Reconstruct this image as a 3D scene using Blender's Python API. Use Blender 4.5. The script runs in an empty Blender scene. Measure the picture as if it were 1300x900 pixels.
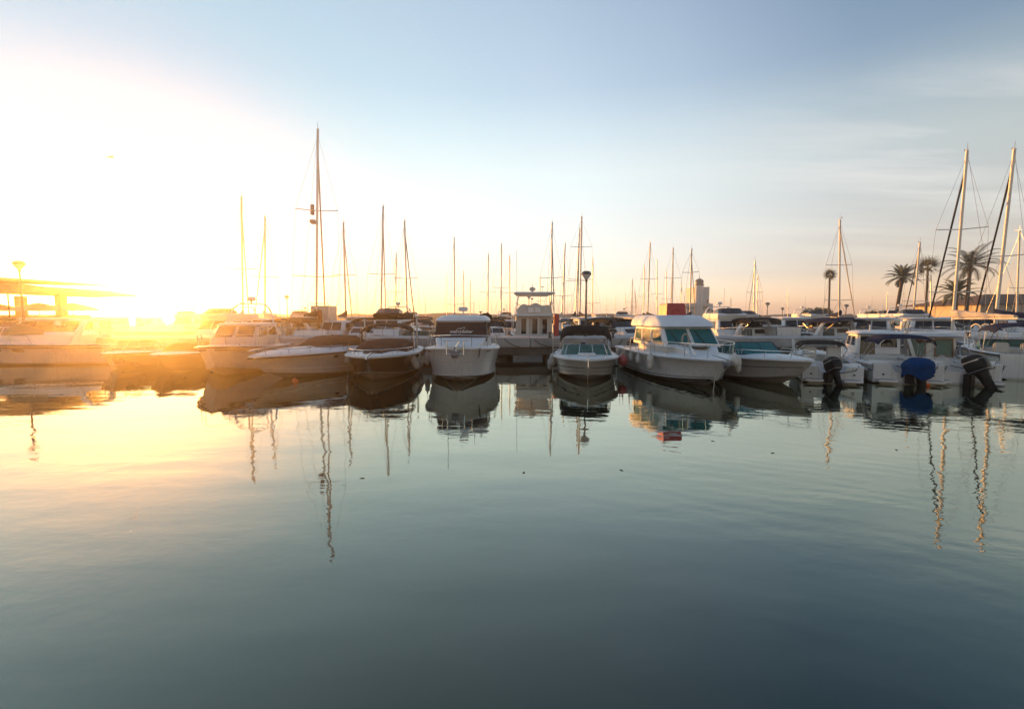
import bpy, bmesh, math, random
from mathutils import Vector, Matrix
from math import radians as R, sin, cos, tan, pi, atan2, sqrt, exp
random.seed(11)
sc = bpy.context.scene
COL = sc.collection

# ------------------------------------------------------------------ camera
CAMZ = 2.5; PITCH = math.atan(50/600.0)
cam = bpy.data.objects.new('camera', bpy.data.cameras.new('camera')); COL.objects.link(cam)
cam.data.lens = 36.0*600/1300; cam.data.sensor_width = 36.0
cam.data.clip_start = 0.1; cam.data.clip_end = 8000
cam.location = (0, 0, CAMZ); cam.rotation_euler = (pi/2-PITCH, 0, 0)
sc.camera = cam

def ray(px, py):
    cx, cy = (px-650)/600.0, -(py-450)/600.0
    return Vector((cx, cos(PITCH)+cy*sin(PITCH), -sin(PITCH)+cy*cos(PITCH)))
def P(px, py, Y):           # world point seen at that pixel of the photograph, at a distance Y
    d = ray(px, py); return Vector((0, 0, CAMZ))+d*(Y/d.y)
def G(px, py, z=0.0):       # world point on the plane at height z
    d = ray(px, py); return Vector((0, 0, CAMZ))+d*((z-CAMZ)/d.z)
def X(px, py, Y): return P(px, py, Y).x
def Z(py, Y, px=650): return P(px, py, Y).z

# ------------------------------------------------------------------ light
SUN_AZ = R(-38.6)      # from +Y towards +X
SUN_EL = R(3.0)
sdir = Vector((sin(SUN_AZ)*cos(SUN_EL), cos(SUN_AZ)*cos(SUN_EL), sin(SUN_EL)))
sl = bpy.data.lights.new('sun', 'SUN'); sl.energy = 5.0; sl.angle = R(0.5); sl.color = (1.0, 0.42, 0.08)
sun = bpy.data.objects.new('sun', sl); COL.objects.link(sun)
sun.rotation_euler = (-sdir).to_track_quat('-Z', 'Y').to_euler(); sun.location = (-200, 250, 60)

vs = sc.view_settings
vs.view_transform = 'Standard'; vs.look = 'None'; vs.exposure = 1.55; vs.gamma = 1.0; vs.use_curve_mapping = False
sc.cycles.volume_bounces = 0; sc.cycles.max_bounces = 8; sc.cycles.use_denoising = True
sc.cycles.caustics_reflective = False; sc.cycles.caustics_refractive = False
sc.cycles.sample_clamp_indirect = 6.0

class NT:
    def __init__(s, nt): s.t = nt; s.n = nt.nodes; s.l = nt.links
    def new(s, kind, **kw):
        n = s.n.new(kind)
        for k, v in kw.items():
            if k.startswith('i_'): n.inputs[int(k[2:])].default_value = v
            else: setattr(n, k, v)
        return n
    def link(s, a, b): s.l.new(a, b)
    def math(s, op, a, b=None, c=None, clamp=False):
        n = s.n.new('ShaderNodeMath'); n.operation = op; n.use_clamp = clamp
        for i, v in enumerate((a, b, c)):
            if v is None: continue
            if isinstance(v, (int, float)): n.inputs[i].default_value = v
            else: s.l.new(v, n.inputs[i])
        return n.outputs[0]
    def ramp(s, fac, stops, interp='LINEAR'):
        n = s.n.new('ShaderNodeValToRGB'); n.color_ramp.interpolation = interp
        el = n.color_ramp.elements
        while len(el) > 1: el.remove(el[-1])
        for i, (p, c) in enumerate(stops):
            e = el[0] if i == 0 else el.new(p)
            e.position = p; c = (c,)*3 if isinstance(c, (int, float)) else c
            e.color = (*c, 1)
        s.l.new(fac, n.inputs[0]); return n.outputs[0]
    def mix(s, fac, a, b, blend='MIX'):
        n = s.n.new('ShaderNodeMix'); n.data_type = 'RGBA'; n.blend_type = blend
        for k, v in ((0, fac), (6, a), (7, b)):
            sock = n.inputs[k]
            if isinstance(v, (int, float)): sock.default_value = v if k == 0 else (v, v, v, 1)
            elif isinstance(v, tuple): sock.default_value = (*v, 1)
            else: s.l.new(v, sock)
        return n.outputs[2]

world = bpy.data.worlds.new('World'); sc.world = world; world.use_nodes = True
w = NT(world.node_tree); w.n.clear()
SKYK = 0.29
def build_world():
    geo = w.new('ShaderNodeTexCoord')
    nrm = w.new('ShaderNodeVectorMath', operation='NORMALIZE'); w.link(geo.outputs['Generated'], nrm.inputs[0])
    sep = w.new('ShaderNodeSeparateXYZ'); w.link(nrm.outputs[0], sep.inputs[0])
    z = sep.outputs[2]
    # elevation colours of a clear dawn sky (position = sin of elevation)
    base = w.ramp(z, [(0.0, (1.25, .74, .58)), (.02, (1.25, .80, .62)), (.036, (.95, .66, .55)), (.077, (.50, .40, .46)), (.17, (.48, .45, .48)),
                      (.27, (.46, .49, .50)), (.34, (.31, .38, .44)), (.41, (.15, .23, .35)), (.55, (.07, .13, .26)), (1.0, (.05, .10, .22))])
    # the glow of the low sun spreads further along the horizon than upwards
    azd = w.math('SUBTRACT', w.math('ARCTAN2', sep.outputs[0], sep.outputs[1]), SUN_AZ)
    azc = w.math('ARCCOSINE', w.math('MULTIPLY', w.math('COSINE', azd), 0.99999))
    eld = w.math('MULTIPLY', w.math('SUBTRACT', w.math('ARCSINE', z), R(2.5)), 1.6)
    hx = w.math('SQRT', w.math('SUBTRACT', 1.0, w.math('MULTIPLY', z, z)))
    ang2 = w.math('SQRT', w.math('ADD', w.math('POWER', w.math('MULTIPLY', azc, hx), 2.0), w.math('MULTIPLY', eld, eld)))
    dot = w.new('ShaderNodeVectorMath', operation='DOT_PRODUCT'); w.link(nrm.outputs[0], dot.inputs[0])
    dot.inputs[1].default_value = Vector((sin(SUN_AZ)*cos(R(3)), cos(SUN_AZ)*cos(R(3)), sin(R(3))))
    ang = w.math('ARCCOSINE', w.math('MINIMUM', dot.outputs[1], 0.99999))
    wide = w.math('MULTIPLY', w.math('EXPONENT', w.math('MULTIPLY', ang2, -1/R(14))), .45)
    bt = w.ramp(w.math('MULTIPLY', ang, 1/R(90)), [(0.0, (0, .10, .40)), (.18, (.14, .36, .54)), (.28, (.22, .41, .49)), (.40, (.31, .41, .44)), (.52, (.32, .37, .40)), (.66, (.23, .26, .29)), (.82, (.05, .06, .08)), (.95, (0, 0, 0))])
    near = w.ramp(w.math('MULTIPLY', ang, 1/R(90)), [(0.0, .35), (.15, .45), (.40, .85), (.55, 1.0)])
    base = w.mix(1.0, base, near, 'MULTIPLY')
    core = w.math('MULTIPLY', w.math('EXPONENT', w.math('MULTIPLY', ang, -1/R(5.0))), .6)
    wc = w.mix(w.math('MULTIPLY', z, 4.0, clamp=True), (1.0, .80, .46), (.86, .92, 1.0))
    sc1 = w.new('ShaderNodeVectorMath', operation='SCALE'); w.link(wc, sc1.inputs[0]); w.link(wide, sc1.inputs[3])
    sc2 = w.new('ShaderNodeVectorMath', operation='SCALE'); sc2.inputs[0].default_value = (1.0, .80, .45); w.link(core, sc2.inputs[3])
    # thin cirrus: noise on a flat layer high above, streaked
    fl = w.math('ADD', w.math('MAXIMUM', z, 0.0), 0.05)
    u = w.math('DIVIDE', sep.outputs[0], fl); v = w.math('DIVIDE', sep.outputs[1], fl)
    cmb = w.new('ShaderNodeCombineXYZ'); w.link(u, cmb.inputs[0]); w.link(v, cmb.inputs[1])
    mp = w.new('ShaderNodeMapping'); mp.inputs['Rotation'].default_value = (0, 0, R(24)); mp.inputs['Scale'].default_value = (.32, 1.5, 1)
    mp.inputs['Location'].default_value = (0.4, 2.0, 0)
    w.link(cmb.outputs[0], mp.inputs[0])
    no = w.new('ShaderNodeTexNoise'); no.inputs['Scale'].default_value = 1.0; no.inputs['Detail'].default_value = 9; no.inputs['Roughness'].default_value = .62
    no.inputs['Distortion'].default_value = .35
    w.link(mp.outputs[0], no.inputs['Vector'])
    cl = w.ramp(no.outputs[0], [(.44, 0.0), (.66, 1.0)])
    band = w.ramp(z, [(.05, 0.0), (.10, .35), (.18, .6), (.24, 1.0), (.32, .6), (.38, 0.0)])
    side = w.ramp(sep.outputs[0], [(.0, 0.12), (.30, .35), (.62, 1.0), (1.0, 1.0)])
    cm = w.math('MULTIPLY', w.math('MULTIPLY', cl, band), w.math('MULTIPLY', side, 1.0))
    s0 = w.mix(1.0, base, bt, 'ADD')
    s1 = w.mix(1.0, s0, sc1.outputs[0], 'ADD')
    s2 = w.mix(1.0, s1, sc2.outputs[0], 'ADD')
    s3 = w.mix(cm, s2, (.82, .77, .76))
    dim = w.new('ShaderNodeVectorMath', operation='SCALE'); w.link(s3, dim.inputs[0]); dim.inputs[3].default_value = SKYK
    bg = w.new('ShaderNodeBackground'); w.link(dim.outputs[0], bg.inputs[0]); bg.inputs[1].default_value = 1.0
    sky = w.new('ShaderNodeTexSky'); sky.sky_type = 'NISHITA'; sky.sun_disc = False
    sky.sun_elevation = SUN_EL; sky.sun_rotation = SUN_AZ; sky.dust_density = 0.3
    bg2 = w.new('ShaderNodeBackground'); w.link(w.mix(1.0, sky.outputs[0], w.ramp(w.math('MULTIPLY', ang, 1/R(90)), [(0.0, .5), (.10, .55), (.35, 1.0)]), 'MULTIPLY'), bg2.inputs[0]); bg2.inputs[1].default_value = 0.05
    add = w.new('ShaderNodeAddShader'); w.link(bg.outputs[0], add.inputs[0]); w.link(bg2.outputs[0], add.inputs[1])
    out = w.new('ShaderNodeOutputWorld'); w.link(add.outputs[0], out.inputs[0])
build_world()

# ------------------------------------------------------------------ materials
def mat(name, col, rough=.5, metal=0.0, var=.0, vscale=3.0, bump=0.0, bscale=40.0, spec=.5, grime=False, coat=0.0, vary2=None):
    m = bpy.data.materials.new(name); m.use_nodes = True; t = NT(m.node_tree); p = t.n['Principled BSDF']
    p.inputs['Base Color'].default_value = (*col, 1); p.inputs['Roughness'].default_value = rough
    p.inputs['Metallic'].default_value = metal; p.inputs['Specular IOR Level'].default_value = spec
    p.inputs['Coat Weight'].default_value = coat
    cs = None
    if var or bump or grime: tc = t.new('ShaderNodeTexCoord')
    if var:
        n = t.new('ShaderNodeTexNoise'); n.inputs['Scale'].default_value = vscale; n.inputs['Detail'].default_value = 6
        t.link(tc.outputs['Object'], n.inputs['Vector'])
        f = t.ramp(n.outputs[0], [(.3, 0.0), (.7, 1.0)])
        c2 = vary2 or tuple(c*(1-var) for c in col)
        cs = t.mix(f, col, c2)
    if grime:   # waterline stain, a real band of weed and rust a hand high
        g = t.new('ShaderNodeNewGeometry'); s = t.new('ShaderNodeSeparateXYZ'); t.link(g.outputs['Position'], s.inputs[0])
        n2 = t.new('ShaderNodeTexNoise'); n2.inputs['Scale'].default_value = 5; t.link(tc.outputs['Object'], n2.inputs['Vector'])
        mp = t.new('ShaderNodeMapping'); mp.inputs['Scale'].default_value = (7, 7, .7); t.link(tc.outputs['Object'], mp.inputs[0])
        n3 = t.new('ShaderNodeTexNoise'); n3.inputs['Scale'].default_value = 1.6; n3.inputs['Detail'].default_value = 5; t.link(mp.outputs[0], n3.inputs['Vector'])
        cs = t.mix(t.math('MULTIPLY', t.ramp(n3.outputs[0], [(.54, 0.0), (.72, 1.0)]), .38), cs if cs is not None else col, tuple(c*.45 for c in col[:1])+(col[1]*.40, col[2]*.33))
        zz = t.math('ADD', s.outputs[2], t.math('MULTIPLY', n2.outputs[0], .06))
        f = t.ramp(zz, [(.05, 1.0), (.16, 0.0)])
        cs = t.mix(t.math('MULTIPLY', f, .6), cs if cs is not None else col, (.12, .11, .07))
    if cs is not None: t.link(cs, p.inputs['Base Color'])
    if bump:
        n = t.new('ShaderNodeTexNoise'); n.inputs['Scale'].default_value = bscale; n.inputs['Detail'].default_value = 4
        t.link(tc.outputs['Object'], n.inputs['Vector'])
        b = t.new('ShaderNodeBump'); b.inputs['Strength'].default_value = bump; b.inputs['Distance'].default_value = .02
        t.link(n.outputs[0], b.inputs['Height']); t.link(b.outputs[0], p.inputs['Normal'])
    return m

def glass(name, tint, clear):
    m = bpy.data.materials.new(name); m.use_nodes = True; t = NT(m.node_tree); t.n.clear()
    o = t.new('ShaderNodeOutputMaterial'); p = t.new('ShaderNodeBsdfPrincipled')
    p.inputs['Base Color'].default_value = (*tint, 1); p.inputs['Roughness'].default_value = .04; p.inputs['Specular IOR Level'].default_value = .6
    tr = t.new('ShaderNodeBsdfTransparent'); tr.inputs[0].default_value = (*[min(1, c*1.0+.35) for c in tint], 1)
    mx = t.new('ShaderNodeMixShader'); mx.inputs[0].default_value = clear
    t.link(p.outputs[0], mx.inputs[1]); t.link(tr.outputs[0], mx.inputs[2]); t.link(mx.outputs[0], o.inputs[0])
    return m

M = dict(
    white=mat('gelcoat_white', (.62, .62, .61), .28, var=.10, vscale=1.3, grime=True, coat=.3),
    white2=mat('deck_white', (.74, .74, .72), .45, var=.12, vscale=2.5, bump=.15, bscale=60),
    cream=mat('gelcoat_cream', (.50, .47, .42), .32, var=.10, vscale=1.5, grime=True, coat=.3),
    grey=mat('gelcoat_grey', (.40, .41, .42), .35, var=.12, vscale=1.5, grime=True),
    navy=mat('gelcoat_navy', (.012, .02, .06), .2, var=.2, grime=True, coat=.4),
    blackhull=mat('gelcoat_black', (.018, .015, .014), .2, var=.2, grime=True, coat=.4, spec=.2),
    red=mat('red_plastic', (.42, .035, .03), .4, var=.2, vscale=4),
    redhull=mat('gelcoat_red', (.35, .05, .04), .35, var=.2, grime=True),
    bottom=mat('antifouling', (.02, .03, .06), .8, var=.4, vscale=6),
    bottomr=mat('antifouling_red', (.14, .03, .02), .8, var=.4, vscale=6),
    stripe=mat('stripe_dark', (.03, .03, .035), .35, spec=.2),
    stripeb=mat('stripe_blue', (.02, .06, .2), .35),
    rubber=mat('black_rubber', (.02, .02, .02), .6, var=.3, spec=.2),
    motor=mat('motor_black', (.012, .011, .012), .42, var=.3, spec=.2),
    motorg=mat('motor_grey', (.2, .2, .21), .4, var=.2),
    steel=mat('stainless_steel', (.62, .6, .57), .22, metal=1.0),
    alu=mat('mast_aluminium', (.62, .59, .54), .38, metal=.55, var=.15, vscale=1),
    aluw=mat('mast_white', (.66, .60, .50), .42, var=.12, vscale=1),
    wood=mat('varnished_teak', (.20, .09, .035), .4, var=.5, vscale=6),
    canvasn=mat('canvas_navy', (.012, .018, .055), .85, var=.3, vscale=3, bump=.5, bscale=14, spec=.1),
    canvask=mat('canvas_black', (.016, .014, .014), .85, var=.3, vscale=3, bump=.5, bscale=14, spec=.1),
    canvasg=mat('canvas_brown_grey', (.055, .042, .042), .85, var=.25, vscale=3, bump=.5, bscale=10, spec=.1),
    canvasb=mat('tarp_blue', (.002, .045, .16), .7, var=.3, vscale=4, bump=1.0, bscale=5, spec=.1),
    canvast=mat('canvas_green_grey', (.16, .17, .13), .85, var=.3, vscale=3, bump=.5, bscale=14, spec=.1),
    canvasw=mat('canvas_white', (.62, .60, .56), .8, var=.15, vscale=3, bump=.4, bscale=14, spec=.1),
    sail=mat('sailcloth', (.55, .50, .42), .8, var=.2, vscale=3, bump=.4, bscale=20),
    glassd=glass('glass_dark', (.015, .02, .022), .15),
    glasst=glass('glass_teal', (.02, .17, .17), .25),
    glassc=glass('glass_clear_green', (.10, .24, .21), .55),
    rope=mat('rope', (.36, .31, .24), .9, bump=.6, bscale=90),
    wire=mat('rigging_wire', (.25, .24, .23), .4, metal=.7),
    roped=mat('rope_dark', (.05, .045, .04), .9),
    fender=mat('fender_white', (.62, .61, .57), .5, var=.3, vscale=6, vary2=(.38, .36, .30)),
    pink=mat('buoy_pink', (.52, .10, .10), .45, var=.35, vscale=5),
    orange=mat('buoy_orange', (.8, .14, .02), .45, var=.2, vscale=5),
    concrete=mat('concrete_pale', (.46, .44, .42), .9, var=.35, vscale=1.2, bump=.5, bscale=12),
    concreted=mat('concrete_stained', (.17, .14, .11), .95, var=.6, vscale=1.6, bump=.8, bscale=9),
    rock=mat('breakwater_rock', (.12, .11, .10), .95, var=.6, vscale=.4, bump=.9, bscale=1.5),
    plaster=mat('plaster_cream', (.52, .45, .36), .9, var=.15, vscale=.5, bump=.3, bscale=4),
    whitewall=mat('plaster_white', (.62, .62, .62), .9, var=.15, vscale=.4, bump=.3, bscale=4),
    tile=mat('roof_tile', (.11, .06, .045), .9, var=.5, vscale=2, bump=.8, bscale=6),
    metal=mat('painted_steel', (.10, .10, .10), .5, metal=.3, var=.3, spec=.2),
    lampglass=mat('lamp_globe', (.60, .60, .58), .3),
    trunk=mat('palm_trunk', (.09, .065, .045), .95, var=.5, vscale=8, bump=1.0, bscale=12),
    frond=mat('palm_frond', (.028, .045, .014), .6, var=.5, vscale=2, vary2=(.055, .055, .018)),
    frondd=mat('dead_frond', (.12, .08, .04), .8, var=.4),
    leaf=mat('tree_leaf', (.035, .055, .02), .7, var=.6, vscale=1.2, vary2=(.07, .085, .03)),
    bark=mat('bark', (.07, .05, .035), .9, var=.4),
    gull=mat('gull_feathers', (.35, .35, .36), .8),
    panel=mat('sign_panel_white', (.66, .66, .66), .5),
    letter=mat('lettering_white', (.62, .60, .58), .6),
    teak=mat('teak_deck', (.22, .14, .08), .8, var=.4, vscale=5),
    vinyl=mat('seat_vinyl', (.55, .53, .48), .5, var=.1),
)

# ------------------------------------------------------------------ mesh helpers
V = Vector
class MB:
    def __init__(s): s.v = []; s.f = []; s.m = []
    def add(s, vs_, fs_, m=0):
        o = len(s.v); s.v += [tuple(v) for v in vs_]; s.f += [tuple(i+o for i in f) for f in fs_]; s.m += [m]*len(fs_)
    def box(s, x0, x1, y0, y1, z0, z1, m=0):
        s.add([(x0,y0,z0),(x1,y0,z0),(x1,y1,z0),(x0,y1,z0),(x0,y0,z1),(x1,y0,z1),(x1,y1,z1),(x0,y1,z1)],
              [(0,3,2,1),(4,5,6,7),(0,1,5,4),(1,2,6,5),(2,3,7,6),(3,0,4,7)], m)
    def bbox(s, x0, x1, y0, y1, z0, z1, b=.02, m=0):   # box with chamfered edges
        bm = bmesh.new(); bmesh.ops.create_cube(bm, size=1)
        for v in bm.verts: v.co = V(((x0+x1)/2+v.co.x*(x1-x0), (y0+y1)/2+v.co.y*(y1-y0), (z0+z1)/2+v.co.z*(z1-z0)))
        bmesh.ops.bevel(bm, geom=bm.edges[:], offset=b, segments=2, affect='EDGES')
        bm.verts.index_update(); s.add([v.co for v in bm.verts], [[v.index for v in f.verts] for f in bm.faces], m); bm.free()
    def loft(s, rings, closed=True, cap0=True, cap1=True, m=0):
        n = len(rings[0]); vs_ = [p for r in rings for p in r]; fs_ = []
        for i in range(len(rings)-1):
            for j in range(n if closed else n-1):
                k = (j+1) % n; fs_.append((i*n+j, i*n+k, (i+1)*n+k, (i+1)*n+j))
        if cap0: fs_.append(tuple(range(n))[::-1])
        if cap1: fs_.append(tuple((len(rings)-1)*n+j for j in range(n)))
        s.add(vs_, fs_, m)
    def tube(s, pts, r, n=6, m=0, r2=None):
        pts = [V(p) for p in pts]; rings = []; N = len(pts); up = None
        for i, p in enumerate(pts):
            d = (pts[min(i+1, N-1)]-pts[max(i-1, 0)])
            if d.length < 1e-9: d = V((0,0,1))
            d.normalize()
            if up is None: up = d.orthogonal().normalized()
            up = (up-d*up.dot(d)); up = up.normalized() if up.length > 1e-6 else d.orthogonal().normalized()
            b = d.cross(up); rr = r if r2 is None else r+(r2-r)*i/(N-1)
            rings.append([p+(up*cos(2*pi*k/n)+b*sin(2*pi*k/n))*rr for k in range(n)])
        s.loft(rings, m=m)
    def ell(s, c, r, nu=12, nv=8, m=0):
        c = V(c); vs_ = []; fs_ = []
        for i in range(1, nv):
            a = pi*i/nv
            for j in range(nu): b = 2*pi*j/nu; vs_.append((c.x+r[0]*sin(a)*cos(b), c.y+r[1]*sin(a)*sin(b), c.z+r[2]*cos(a)))
        vs_.append((c.x, c.y, c.z+r[2])); vs_.append((c.x, c.y, c.z-r[2])); T = len(vs_)-2
        for i in range(nv-2):
            for j in range(nu): k = (j+1) % nu; fs_.append((i*nu+j, (i+1)*nu+j, (i+1)*nu+k, i*nu+k))
        for j in range(nu): k = (j+1) % nu; fs_.append((T, j, k)); fs_.append((T+1, (nv-2)*nu+k, (nv-2)*nu+j))
        s.add(vs_, fs_, m)
    def lathe(s, prof, c=(0,0,0), n=16, m=0):
        c = V(c); s.loft([[c+V((r*cos(2*pi*k/n), r*sin(2*pi*k/n), z)) for k in range(n)] for r, z in prof], m=m)
    def grid(s, fn, nu, nv, th=0.0, m=0):     # surface fn(u, v); th gives it thickness along -z
        vs_ = [V(fn(i/nu, j/nv)) for i in range(nu+1) for j in range(nv+1)]; W = nv+1
        fs_ = [(i*W+j, (i+1)*W+j, (i+1)*W+j+1, i*W+j+1) for i in range(nu) for j in range(nv)]
        if th:
            T = len(vs_); vs_ += [v-V((0,0,th)) for v in vs_]
            fs_ += [tuple(T+k for k in f[::-1]) for f in fs_]
            bd = [i*W for i in range(nu+1)]+[nu*W+j for j in range(1, nv+1)]+[i*W+nv for i in range(nu-1, -1, -1)]+[j for j in range(nv-1, 0, -1)]
            for a, b in zip(bd, bd[1:]+bd[:1]): fs_.append((b, a, T+a, T+b))
        s.add(vs_, fs_, m)
    def plate(s, a, b, c, d, th=.02, off=0.0, m=0):   # flat plate on quad abcd (counter-clockwise seen from outside)
        a, b, c, d = map(V, (a, b, c, d)); n = (c-a).cross(d-b).normalized()
        q = [p+n*off for p in (a, b, c, d)]; o = [p+n*(off+th) for p in (a, b, c, d)]
        s.add(q+o, [(3,2,1,0), (4,5,6,7), (0,1,5,4), (1,2,6,5), (2,3,7,6), (3,0,4,7)], m)
    def build(s, name, mats, parent=None, smooth=35, loc=None):
        me = bpy.data.meshes.new(name); me.from_pydata(s.v, [], s.f)
        for x in (mats if isinstance(mats, (list, tuple)) else [mats]): me.materials.append(M[x] if isinstance(x, str) else x)
        me.polygons.foreach_set('material_index', s.m)
        bm = bmesh.new(); bm.from_mesh(me); bmesh.ops.remove_doubles(bm, verts=bm.verts, dist=1e-5)
        bmesh.ops.recalc_face_normals(bm, faces=bm.faces); bm.to_mesh(me); bm.free()
        if smooth: me.shade_smooth(); me.set_sharp_from_angle(angle=R(smooth))
        o = bpy.data.objects.new(name, me); COL.objects.link(o)
        if parent: o.parent = parent
        if loc is not None: o.location = loc
        return o
def bil(q, u, v):
    a, b, c, d = q; return a*(1-u)*(1-v)+b*u*(1-v)+c*u*v+d*(1-u)*v
def sub(q, u0, u1, v0, v1): return [bil(q, u0, v0), bil(q, u1, v0), bil(q, u1, v1), bil(q, u0, v1)]
def thing(name, label, cat, loc=(0,0,0), rz=0, group=None):
    o = bpy.data.objects.new(name, None); COL.objects.link(o); o.location = loc; o.rotation_euler = (0, 0, rz)
    o.empty_display_size = .3; return tag(o, label, cat, group)
def tag(o, label, cat, group=None):
    o['label'] = label; o['category'] = cat
    if group: o['group'] = group
    return o
def struct(o): o['kind'] = 'structure'; return o
def copy_tree(o, parent=None):
    c = o.copy(); COL.objects.link(c); c.parent = parent
    for ch in o.children: copy_tree(ch, c)
    return c
def rrect(x0, x1, wb, wf, z, r=.12, n=3, sk=0.0):  # rounded rectangle ring in plan; wb / wf half widths at back / front; sk shears z along x
    pts = []
    for cx, cy, a0 in ((x1-r, wf-r, 0), (x0+r, wb-r, 90), (x0+r, -wb+r, 180), (x1-r, -wf+r, 270)):
        for k in range(n+1):
            a = R(a0+90*k/n); x = cx+r*cos(a); pts.append(V((x, cy+r*sin(a), z+sk*(x-x0)/(x1-x0))))
    return pts

# ------------------------------------------------------------------ boats (local frame: bow +X, waterline z = 0)
class Boat:
    def __init__(s, name, label, cat, L, B, Ff, Fa, bow=None, stern=None, head=(0,-1), rake=.9, tr=.9, p=2.4, chz=.10, flare=.35,
                 group=None, at=None, keel=.35, cr=.30):
        s.cr = cr
        s.L, s.B, s.Ff, s.Fa, s.rake, s.tr, s.p, s.chz, s.flare, s.keel = L, B, Ff, Fa, rake, tr, p, chz, flare, keel
        d = V((head[0], head[1], 0)).normalized()
        if bow is not None: c = G(*bow)-d*(L/2-rake*.8)
        elif stern is not None: c = G(*stern)+d*L/2
        else: c = V((at[0], at[1], 0))
        s.root = thing(name, label, cat, (c.x, c.y, 0), atan2(d.y, d.x), group)
        s.d = d; s.c = c
    def w2l(s, p):
        q = V(p)-s.root.location; a = -s.root.rotation_euler.z; return V((q.x*cos(a)-q.y*sin(a), q.x*sin(a)+q.y*cos(a), q.z))
    def l2w(s, p):
        a = s.root.rotation_euler.z; p = V(p); return V((p.x*cos(a)-p.y*sin(a), p.x*sin(a)+p.y*cos(a), p.z))+s.root.location
    def ss(s, t): return max(0.0, (t-.42)/.58)
    def hb(s, t):
        return s.B/2*((s.tr+(1-s.tr)*sin(min(t/.42, 1)*pi/2)) if t < .42 else max(0.0, 1-s.ss(t)**s.p))
    def zs(s, t): return s.Fa+(s.Ff-s.Fa)*t**1.8
    def S(s, t, v, side=1):
        q = s.ss(t); hb = s.hb(t)
        hc = s.B/2*.86*((s.tr+(1-s.tr)*sin(min(t/.42, 1)*pi/2)) if t < .42 else max(0.0, 1-q**(s.p*.72)))
        zs = s.zs(t); zc = s.chz+s.Ff*s.cr*q**2.2
        y = hc+(hb-hc)*v**(1+s.flare*3*q); z = zc+(zs-zc)*v
        return V((s.xx(t, z), side*y, z))
    def xx(s, t, z): return -s.L/2+t*s.L-s.rake*t**4*max(0, min(1.3, 1-z/s.Ff))**1.15
    def K(s, t):
        q = s.ss(t); z = -s.keel+(s.chz+s.Ff*s.cr+s.keel)*q**3.2; return V((s.xx(t, z), 0, z))
    def hull(s, m='white', bot=None, n=22, stripes=((.80, .86, 'stripe'),), rub='rubber', steps=True, spray=None, notch=None):
        rows = [('k', 0), ('c', 0), ('s', .0), ('s', .06), ('s', .3), ('s', .55), ('s', .8), ('s', .93), ('s', 1.0)]
        mb = MB(); ts = [1-(1-i/n)**1.35 for i in range(n+1)]
        for side in (1, -1):
            rg = []
            for t in ts:
                r = [s.K(t)]; c = s.S(t, 0, side); k = s.K(t)
                r.append(k.lerp(c, .55)+V((0, 0, -.02))); r.append(c)
                st = .035*(1-s.ss(t)**4) if steps else 0
                for v in (.0, .06, .3, .55, .78, .80, .93, 1.0):
                    q = s.S(t, v, side); q.y += side*(st if v < .79 else st+.012*(1-s.ss(t)**4)); r.append(q)
                rg.append(r)
            base = len(mb.v); W = len(rg[0]); vs_ = [q for r in rg for q in r]; o = len(mb.v)
            for j in range(W-1):
                fs_ = [(i*W+j, (i+1)*W+j, (i+1)*W+j+1, i*W+j+1) for i in range(n)]
                mb.v += [tuple(q) for q in vs_] if j == 0 else []
                mb.f += [tuple(k+o for k in f) for f in fs_]; mb.m += [1 if j < 2 else 0]*len(fs_)
        s.notch = notch; nt = []
        if notch:
            nw, nd = notch; zt = s.zs(0); nt = [V((-s.L/2, nw+.12, zt)), V((-s.L/2, nw, zt-nd)), V((-s.L/2, -nw, zt-nd)), V((-s.L/2, -nw-.12, zt))]
        a = [s.K(0)]+[s.S(0, v, 1) for v in (0, .5, 1)]+nt+[s.S(0, v, -1) for v in (1, .5, 0)]     # transom
        for q in a: q.x -= .002
        mb.add(a, [tuple(range(len(a)))], 0)
        s.hullo = mb.build('hull', [m, bot or m], s.root)
        for a_, b_, mm in stripes:
            sb = MB()
            for side in (1, -1):
                sb.loft([[s.S(t, v, side)+V((0, side*(.047+o), 0)) for v, o in ((a_, 0), (b_, 0), (b_, .006), (a_, .006))] for t in [i/16*.985 for i in range(17)]])
            sb.build('stripe', mm, s.root)
        if spray:
            for side in (1, -1):
                for v0, k0 in ((.02, .40), (.0, .62)):
                    sp = MB(); sp.tube([(s.S(t, v0, side) if k0 < .5 else s.K(t).lerp(s.S(t, 0, side), k0))+V((0, side*.035, -.01)) for t in [.35+.62*i/18 for i in range(19)]], .022, 5); sp.build('spray_rail', spray, s.root)
        if rub:
            rb = MB(); path = [s.S(t, 1, 1)+V((0, .05*(1-s.ss(t)**4), -.04)) for t in [i/18 for i in range(19)]]
            path += [V((q.x, -q.y, q.z)) for q in path[::-1][1:]]
            rb.tube(path, .035, 6); rb.build('rub_rail', rub, s.root)
        return s
    def deck(s, m='white2', tc=0.0, floor=.35, sd=.22, crown=.08, n=20, lip=.0):
        mb = MB()
        def ring(t, open_):
            hb = s.hb(t)+.03; z = s.zs(t)-.005; x = s.xx(t, z)
            ys = [1, .94, .8, .5, 0, -.5, -.8, -.94, -1]
            if open_:
                k = max(0, (hb-sd)); ys2 = [hb, hb-.03, k, k-.03, 0, -k+.03, -k, -hb+.03, -hb]; zz = [z, z+.02, z+.02, floor, floor, floor, z+.02, z+.02, z]
                return [V((x, y, q)) for y, q in zip(ys2, zz)]
            return [V((x, y*hb, z+(0 if abs(y) == 1 else .02+lip)+crown*min(1, hb/(s.B*.4))*(1-y*y))) for y in ys]
        ts = []
        if tc > 0:
            ts += [(i/6*tc, True) for i in range(7)]
        ts += [(tc+(1-tc)*(i/n)+(1e-4 if i == 0 else 0), False) for i in range(n+1)]
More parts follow.
